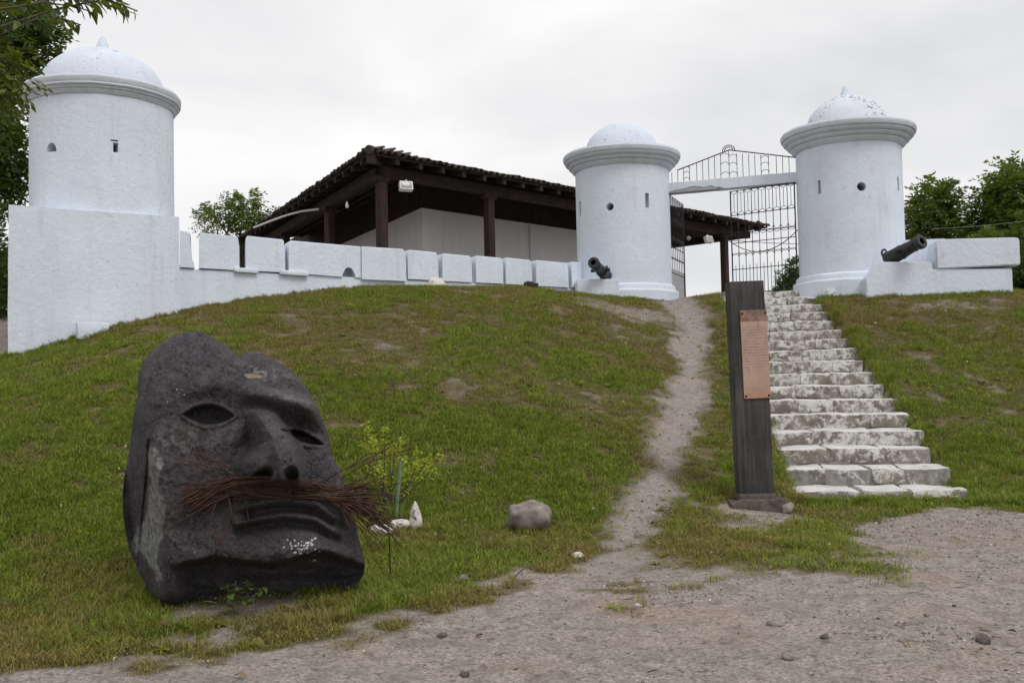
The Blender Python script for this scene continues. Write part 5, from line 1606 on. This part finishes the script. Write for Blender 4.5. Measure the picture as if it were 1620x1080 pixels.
def tree(name, base, trunk_top, lobes, mat, label, cat, n_tips, leaf=(7, .11, .04, .28), trunk_r=.14, seed=1, group=None, fill=.55, stems=1):
    """lobes: (centre, radius, squash); tips lie through each lobe, denser near its skin, in clumps with gaps between"""
    r = np.random.default_rng(seed)
    base = Vector(base)
    t = empty(name, base, label, cat, group)
    tt = Vector(trunk_top)
    mb = MB()
    mid = base.lerp(tt, .5) + Vector((r.uniform(-.12, .12), r.uniform(-.12, .12), 0))
    mb.tube([base - Vector((0, 0, .2)), base.lerp(mid, .5), mid, tt], [trunk_r * 1.25, trunk_r, trunk_r * .85, trunk_r * .7], 10)
    trunk = mb.build('trunk', M_BARK, t, True)
    tips, dirs = [], []
    lim = MB()
    tot = sum(l[1] ** 2 for l in lobes)
    for (c, rad, sq) in lobes:
        c = Vector(c); n = int(n_tips * rad * rad / tot)
        e = [tt, tt.lerp(c, .45) + Vector(r.normal(0, .12 * rad, 3)), c]
        lim.tube(e, [trunk_r * .6, trunk_r * .38, trunk_r * .2], 7)
        nc = max(6, int(9 * rad))
        cc = r.normal(0, 1, (nc, 3)); cc /= np.linalg.norm(cc, axis=1, keepdims=True); cc *= (r.random((nc, 1)) ** .45) * rad * .78; cc[:, 2] *= sq
        cr = rad * r.uniform(.26, .46, nc)
        for j in range(nc):
            p1 = c + Vector(cc[j])
            lim.tube([c.lerp(tt, .25 * r.random()), c.lerp(p1, .55) + Vector(r.normal(0, .06 * rad, 3)), p1], [trunk_r * .18, trunk_r * .12, trunk_r * .05], 5)
        pick = r.integers(0, nc, n)
        d = r.normal(0, 1, (n, 3)); d /= np.linalg.norm(d, axis=1, keepdims=True)
        p = cc[pick] + d * (cr[pick] * r.random(n) ** fill)[:, None]
        tips.append(p + np.array(c)); dd = d * .7 + p / (rad + 1e-6) * .6 + np.array([0, 0, .1]); dirs.append(dd)
    lim.build('limbs', M_BARK, t, True)
    tips = np.concatenate(tips); dirs = np.concatenate(dirs)
    V, F4, var = sprays(tips, dirs, leaf[0], leaf[1], leaf[2], leaf[3], r)
    me = fast_mesh('crown', V, F4, mat); add_attr(me, 'leafvar', var)
    ob('crown', me, t)
    return t
GZp = 3.1
# behind the left tower
tree('shade_tree', (-11.4, 19.6, 2.6), (-11.2, 19.6, 5.0), [((-11.0, 19.4, 7.6), 1.75, .85), ((-9.45, 19.0, 8.25), 1.0, .8), ((-10.0, 18.9, 5.9), 1.25, .9), ((-9.9, 18.9, 4.0), 1.1, .9), ((-11.8, 19.2, 4.3), 1.5, .9), ((-12.4, 19.8, 6.4), 1.6, 1)],
     M_LEAFD, 'tall dark tree behind the left tower', 'tree', 8000, (7, .17, .06, .34), .2, 3)
tree('understorey_shrub', (-9.2, 16.9, 2.3), (-9.2, 16.9, 2.8), [((-9.1, 16.9, 3.2), .9, .9), ((-8.9, 16.6, 2.6), .8, .8), ((-9.6, 17.2, 4.3), .9, 1)], M_LEAFD, 'dark shrub at the left edge behind the tower block', 'shrub', 1100, (7, .13, .05, .25), .06, 4)
# small tree beyond the wall
c_ = at(380, 338, 31)
tree('sapling_tree', (c_.x, 31, 3.0), (c_.x, 31, 5.6), [((c_.x - .35, 31, c_.z - .35), .95, .6), ((c_.x + .45, 31, c_.z - .55), .85, .6), ((c_.x + .12, 31, c_.z + .35), .58, .6), ((c_.x - .9, 31, c_.z + .1), .42, .5), ((c_.x + .85, 31.2, c_.z - .05), .4, .5)],
     M_LEAFM, 'small sparse tree beyond the crenellated wall left of the house', 'tree', 800, (7, .15, .05, .28), .08, 6, None, .6)
# right hand trees
tree('spreading_tree', (14.2, 26.5, 2.9), (14.0, 26.5, 4.2), [((12.6, 26.2, 5.5), 1.45, .8), ((14.0, 26.0, 5.9), 1.6, .75), ((15.6, 26.3, 6.4), 1.7, .8), ((11.7, 26.4, 5.0), .9, .8), ((13.3, 25.6, 5.0), 1.2, .7), ((15.6, 26.0, 5.0), 1.7, .8), ((17.2, 26.5, 6.0), 1.9, .9), ((11.5, 26.3, 5.75), .95, .8), ((10.95, 26.3, 4.7), .6, .8)],
     M_LEAFM, 'broad leafy tree at the right behind the bastion wall', 'tree', 9000, (8, .17, .06, .36), .2, 9)
tree('leafy_bush', (12.3, 23.6, 2.9), (12.3, 23.6, 3.4), [((11.5, 23.4, 4.3), .8, .8), ((12.5, 23.6, 4.5), .9, .8), ((13.4, 23.8, 4.2), .9, .9)], M_LEAFM, 'lighter green bush rising just above the right bastion block', 'bush', 2600, (7, .12, .045, .26), .07, 10)
tree('edge_shrub', (10.4, 20.4, 2.8), (10.4, 20.4, 3.1), [((10.35, 20.2, 3.4), .62, 1.0), ((11.2, 20.6, 3.6), .9, 1.0), ((10.5, 20.0, 2.8), .6, .7)], M_LEAFD, 'dark shrub at the right edge beyond the end of the wall', 'shrub', 2600, (7, .10, .04, .2), .06, 12)
tree('wall_bush', (-6.9, 18.6, 3.0), (-6.9, 18.6, 3.2), [((-6.9, 18.6, 3.45), .42, .8), ((-6.5, 18.8, 3.4), .35, .8)], M_LEAFD, 'bit of dark bush showing through the gap nearest the left tower', 'bush', 500, (7, .08, .03, .15), .03, 16)
c_ = at(1248, 440, 25)
tree('gate_bush', (c_.x + .1, 25, 2.9), (c_.x + .15, 25, 3.3), [((c_.x, 25, c_.z - .15), .46, .8), ((c_.x + .35, 25.1, c_.z + .25), .46, .9), ((c_.x - .25, 24.9, c_.z - .35), .34, .7), ((c_.x + .5, 25.2, c_.z - .3), .5, .8)], M_LEAFD, 'dark green bush seen through the gate bars', 'bush', 900, (7, .085, .035, .16), .05, 13)

# near tree whose branches reach in at the top left: each leaf a piece
nt_ = empty('overhanging_tree', (-5.6, 6.6, .1), 'tree at the left whose leafy branches hang in at the upper corner', 'tree')
mb = MB(); mb.tube([(-5.6, 6.6, -.1), (-5.55, 6.55, 1.6), (-5.4, 6.5, 3.0), (-5.0, 6.4, 3.9)], [.17, .15, .125, .09], 10); mb.build('trunk', M_BARK, nt_, True)
LEAF = leaf_mesh('leaf', M_LEAFY, .105, .042, .012)
LEAFB = leaf_mesh('leaf', M_LEAFD, .095, .04, .012)
for mm, lo in ((LEAF, .55), (LEAFB, .2)): add_attr(mm, 'leafvar', np.full(len(mm.vertices), lo))
rl = random.Random(4)
TW = [[(-60, 60), (30, 34), (90, 14), (150, 2), (205, 20)], [(-40, 70), (20, 48), (58, 30), (82, 52)], [(-30, 30), (40, 8), (110, -6), (160, 18)], [(20, 40), (55, 20), (100, 30), (128, 40)], [(-50, 20), (20, 12), (70, 4), (125, 12), (150, 22)], [(120, -8), (165, -2), (192, 8), (218, 18)], [(-60, 0), (10, 2), (60, -10), (130, -4), (185, -2)], [(140, -14), (180, -8), (196, 24)]]
nleaf = 0
for bi, P in enumerate(TW):
    Yd = 6.3 + .12 * (bi % 4)
    pts = [at(a, b, Yd + .05 * j) for j, (a, b) in enumerate(P)]
    start = Vector((-5.0, 6.4, 3.9))
    mb = MB(); full = [start, start.lerp(pts[0], .6) + Vector((0, 0, .06))] + pts
    mb.tube(full, [.03, .016] + [.008 - .0012 * j for j in range(len(pts))], 6)
    tw = mb.build('twig', M_BARK, nt_, True)
    for j in range(len(pts) - 1):
        seg = pts[j + 1] - pts[j]
        nl = max(3, int(seg.length / .027))
        for k_ in range(nl):
            p = pts[j].lerp(pts[j + 1], (k_ + rl.random() * .5) / nl)
            sgn = 1 if k_ % 2 else -1
            d = seg.normalized() * rl.uniform(.2, .8) + Vector((rl.uniform(-.4, .4), rl.uniform(-.9, .9), -.45 + sgn * rl.uniform(.1, .6)))
            e_ = d.to_track_quat('X', 'Z').to_euler(); e_.x += rl.uniform(-1.0, 1.0)
            o = ob('leaf', LEAF if rl.random() < .45 else LEAFB, tw, loc=p, rot=e_); o.scale = (rl.uniform(.65, 1.1),) * 3; nleaf += 1
# the mass of foliage of the same tree along the left edge
r_ = np.random.default_rng(77)
def mass(px, py, Yd, rpx, n, mat, nm):
    c = np.array(at(px, py, Yd)); rad = rpx * Yd / F_PX
    d = r_.normal(0, 1, (n, 3)); d /= np.linalg.norm(d, axis=1, keepdims=True)
    tips = c + d * (rad * r_.random((n, 1)) ** .5); V, F4, var = sprays(tips, d + np.array([0.1, 0, -.2]), 7, .075, .03, .16, r_)
    me = fast_mesh(nm, V, F4, mat); add_attr(me, 'leafvar', var); ob(nm, me, nt_)
    mb = MB(); mb.tube([(-5.25, 6.45, 3.4), tuple((np.array((-5.25, 6.45, 3.4)) + c) / 2 + np.array([0, 0, .1])), tuple(c)], [.03, .02, .008], 6); mb.build('branch', M_BARK, nt_, True)
mass(-22, 78, 6.6, 42, 90, M_LEAFD, 'crown'); mass(0, 112, 6.5, 38, 70, M_LEAFY, 'crown'); mass(-50, 40, 6.8, 45, 60, M_LEAFD, 'crown'); mass(-45, 180, 6.7, 40, 60, M_LEAFD, 'crown')
mass(-60, 120, 6.9, 60, 80, M_LEAFM, 'crown')

# shrub with lime shoots, snake plant leaves and the weed under the chin
sx0, sy0 = hit(612, 800)
sh = empty('lime_shrub', (sx0, sy0, float(ground(sx0, sy0))), 'small shrub with lime yellow shoots behind the carved head', 'shrub')
SHO = [(580, 668), (610, 674), (638, 692), (575, 702), (584, 720), (616, 712), (640, 716), (662, 708), (668, 724), (680, 722), (699, 719), (660, 734), (600, 740), (645, 745), (590, 690), (625, 700)]
for (a, b) in SHO:
    tip = at(a, b, sy0 + rl.uniform(-.12, .18)); bs = Vector((sx0 + rl.uniform(-.06, .06) + (tip.x - sx0) * .25, sy0 + rl.uniform(-.05, .05), float(ground(sx0, sy0))))
    mb = MB(); midp = bs.lerp(tip, .5) + Vector(((tip.x - bs.x) * .12, 0, .02)); mb.tube([bs, midp, tip], [.006, .005, .003], 5); stem = mb.build('stem', M_BARK, sh, True)
    n = 24; t_ = r_.random(n) ** .35
    bb = np.array([np.array(bs.lerp(midp, min(1, 2 * q)) if q < .5 else midp.lerp(tip, 2 * q - 1)) for q in t_])
    dd = r_.normal(0, 1, (n, 3)) + np.array([0, 0, .35])
    V, F4, var = sprays(bb, dd, 3, .045, .020, .05, r_)
    me = fast_mesh('foliage', V, F4, M_LEAFL); add_attr(me, 'leafvar', var); ob('foliage', me, stem)
sp_b = hit(628, 812); sp_y = sp_b[1] - .25
snake = empty('snake_plant', (float(at(624, 800, sp_y).x), sp_y, float(ground(float(at(624, 800, sp_y).x), sp_y))), 'upright pale banded snake plant leaf beside the head', 'plant')
def sword(b, t, w):
    P = [at(b[0] + (t[0] - b[0]) * q, b[1] + (t[1] - b[1]) * q, sp_y) for q in (0, .25, .5, .75, .92, 1)]
    P[0].z -= .05
    W_ = [.5, .85, 1, .9, .5, .04]; V = []; Fs = []
    for p, q in zip(P, W_):
        V += [p + Vector((-w / 2 * q, 0, 0)), p + Vector((0, .018 * q, 0)), p + Vector((w / 2 * q, 0, 0)), p + Vector((0, .030 * q, 0))]
    for i in range(len(P) - 1):
        o = 4 * i
        for k_ in range(4): Fs.append((o + k_, o + (k_ + 1) % 4, o + 4 + (k_ + 1) % 4, o + 4 + k_))
    ob('leaf', mesh_of('leaf', V, Fs, M_BLADE, True), snake)
sword((627, 808), (634, 722), .042); sword((619, 806), (606, 776), .016); sword((634, 806), (645, 785), .014)
wd = hit(382, 962)
weed = empty('broadleaf_weed', (wd[0], wd[1] - .25, float(ground(wd[0], wd[1] - .25))), 'low broad leaved weed under the chin of the stone head', 'plant')
WLF = leaf_mesh('leaf', M_LEAFD, .06, .05, .015); add_attr(WLF, 'leafvar', np.full(len(WLF.vertices), .9))
for i in range(26):
    q = at(382 + rl.gauss(0, 20), 940 + rl.gauss(0, 10), wd[1] - .25 + rl.uniform(-.08, .08))
    ob('leaf', WLF, weed, loc=q, rot=(rl.uniform(-.5, .5), rl.uniform(-.3, .7), rl.uniform(0, 6.28)))
for i in range(6):
    q = at(382 + rl.gauss(0, 18), 940 + rl.gauss(0, 8), wd[1] - .25); mb = MB(); mb.tube([(q.x, q.y, q.z), (wd[0], wd[1] - .25, float(ground(wd[0], wd[1] - .25)) - .02)], .003, 5); mb.build('stem', M_BARK, weed)
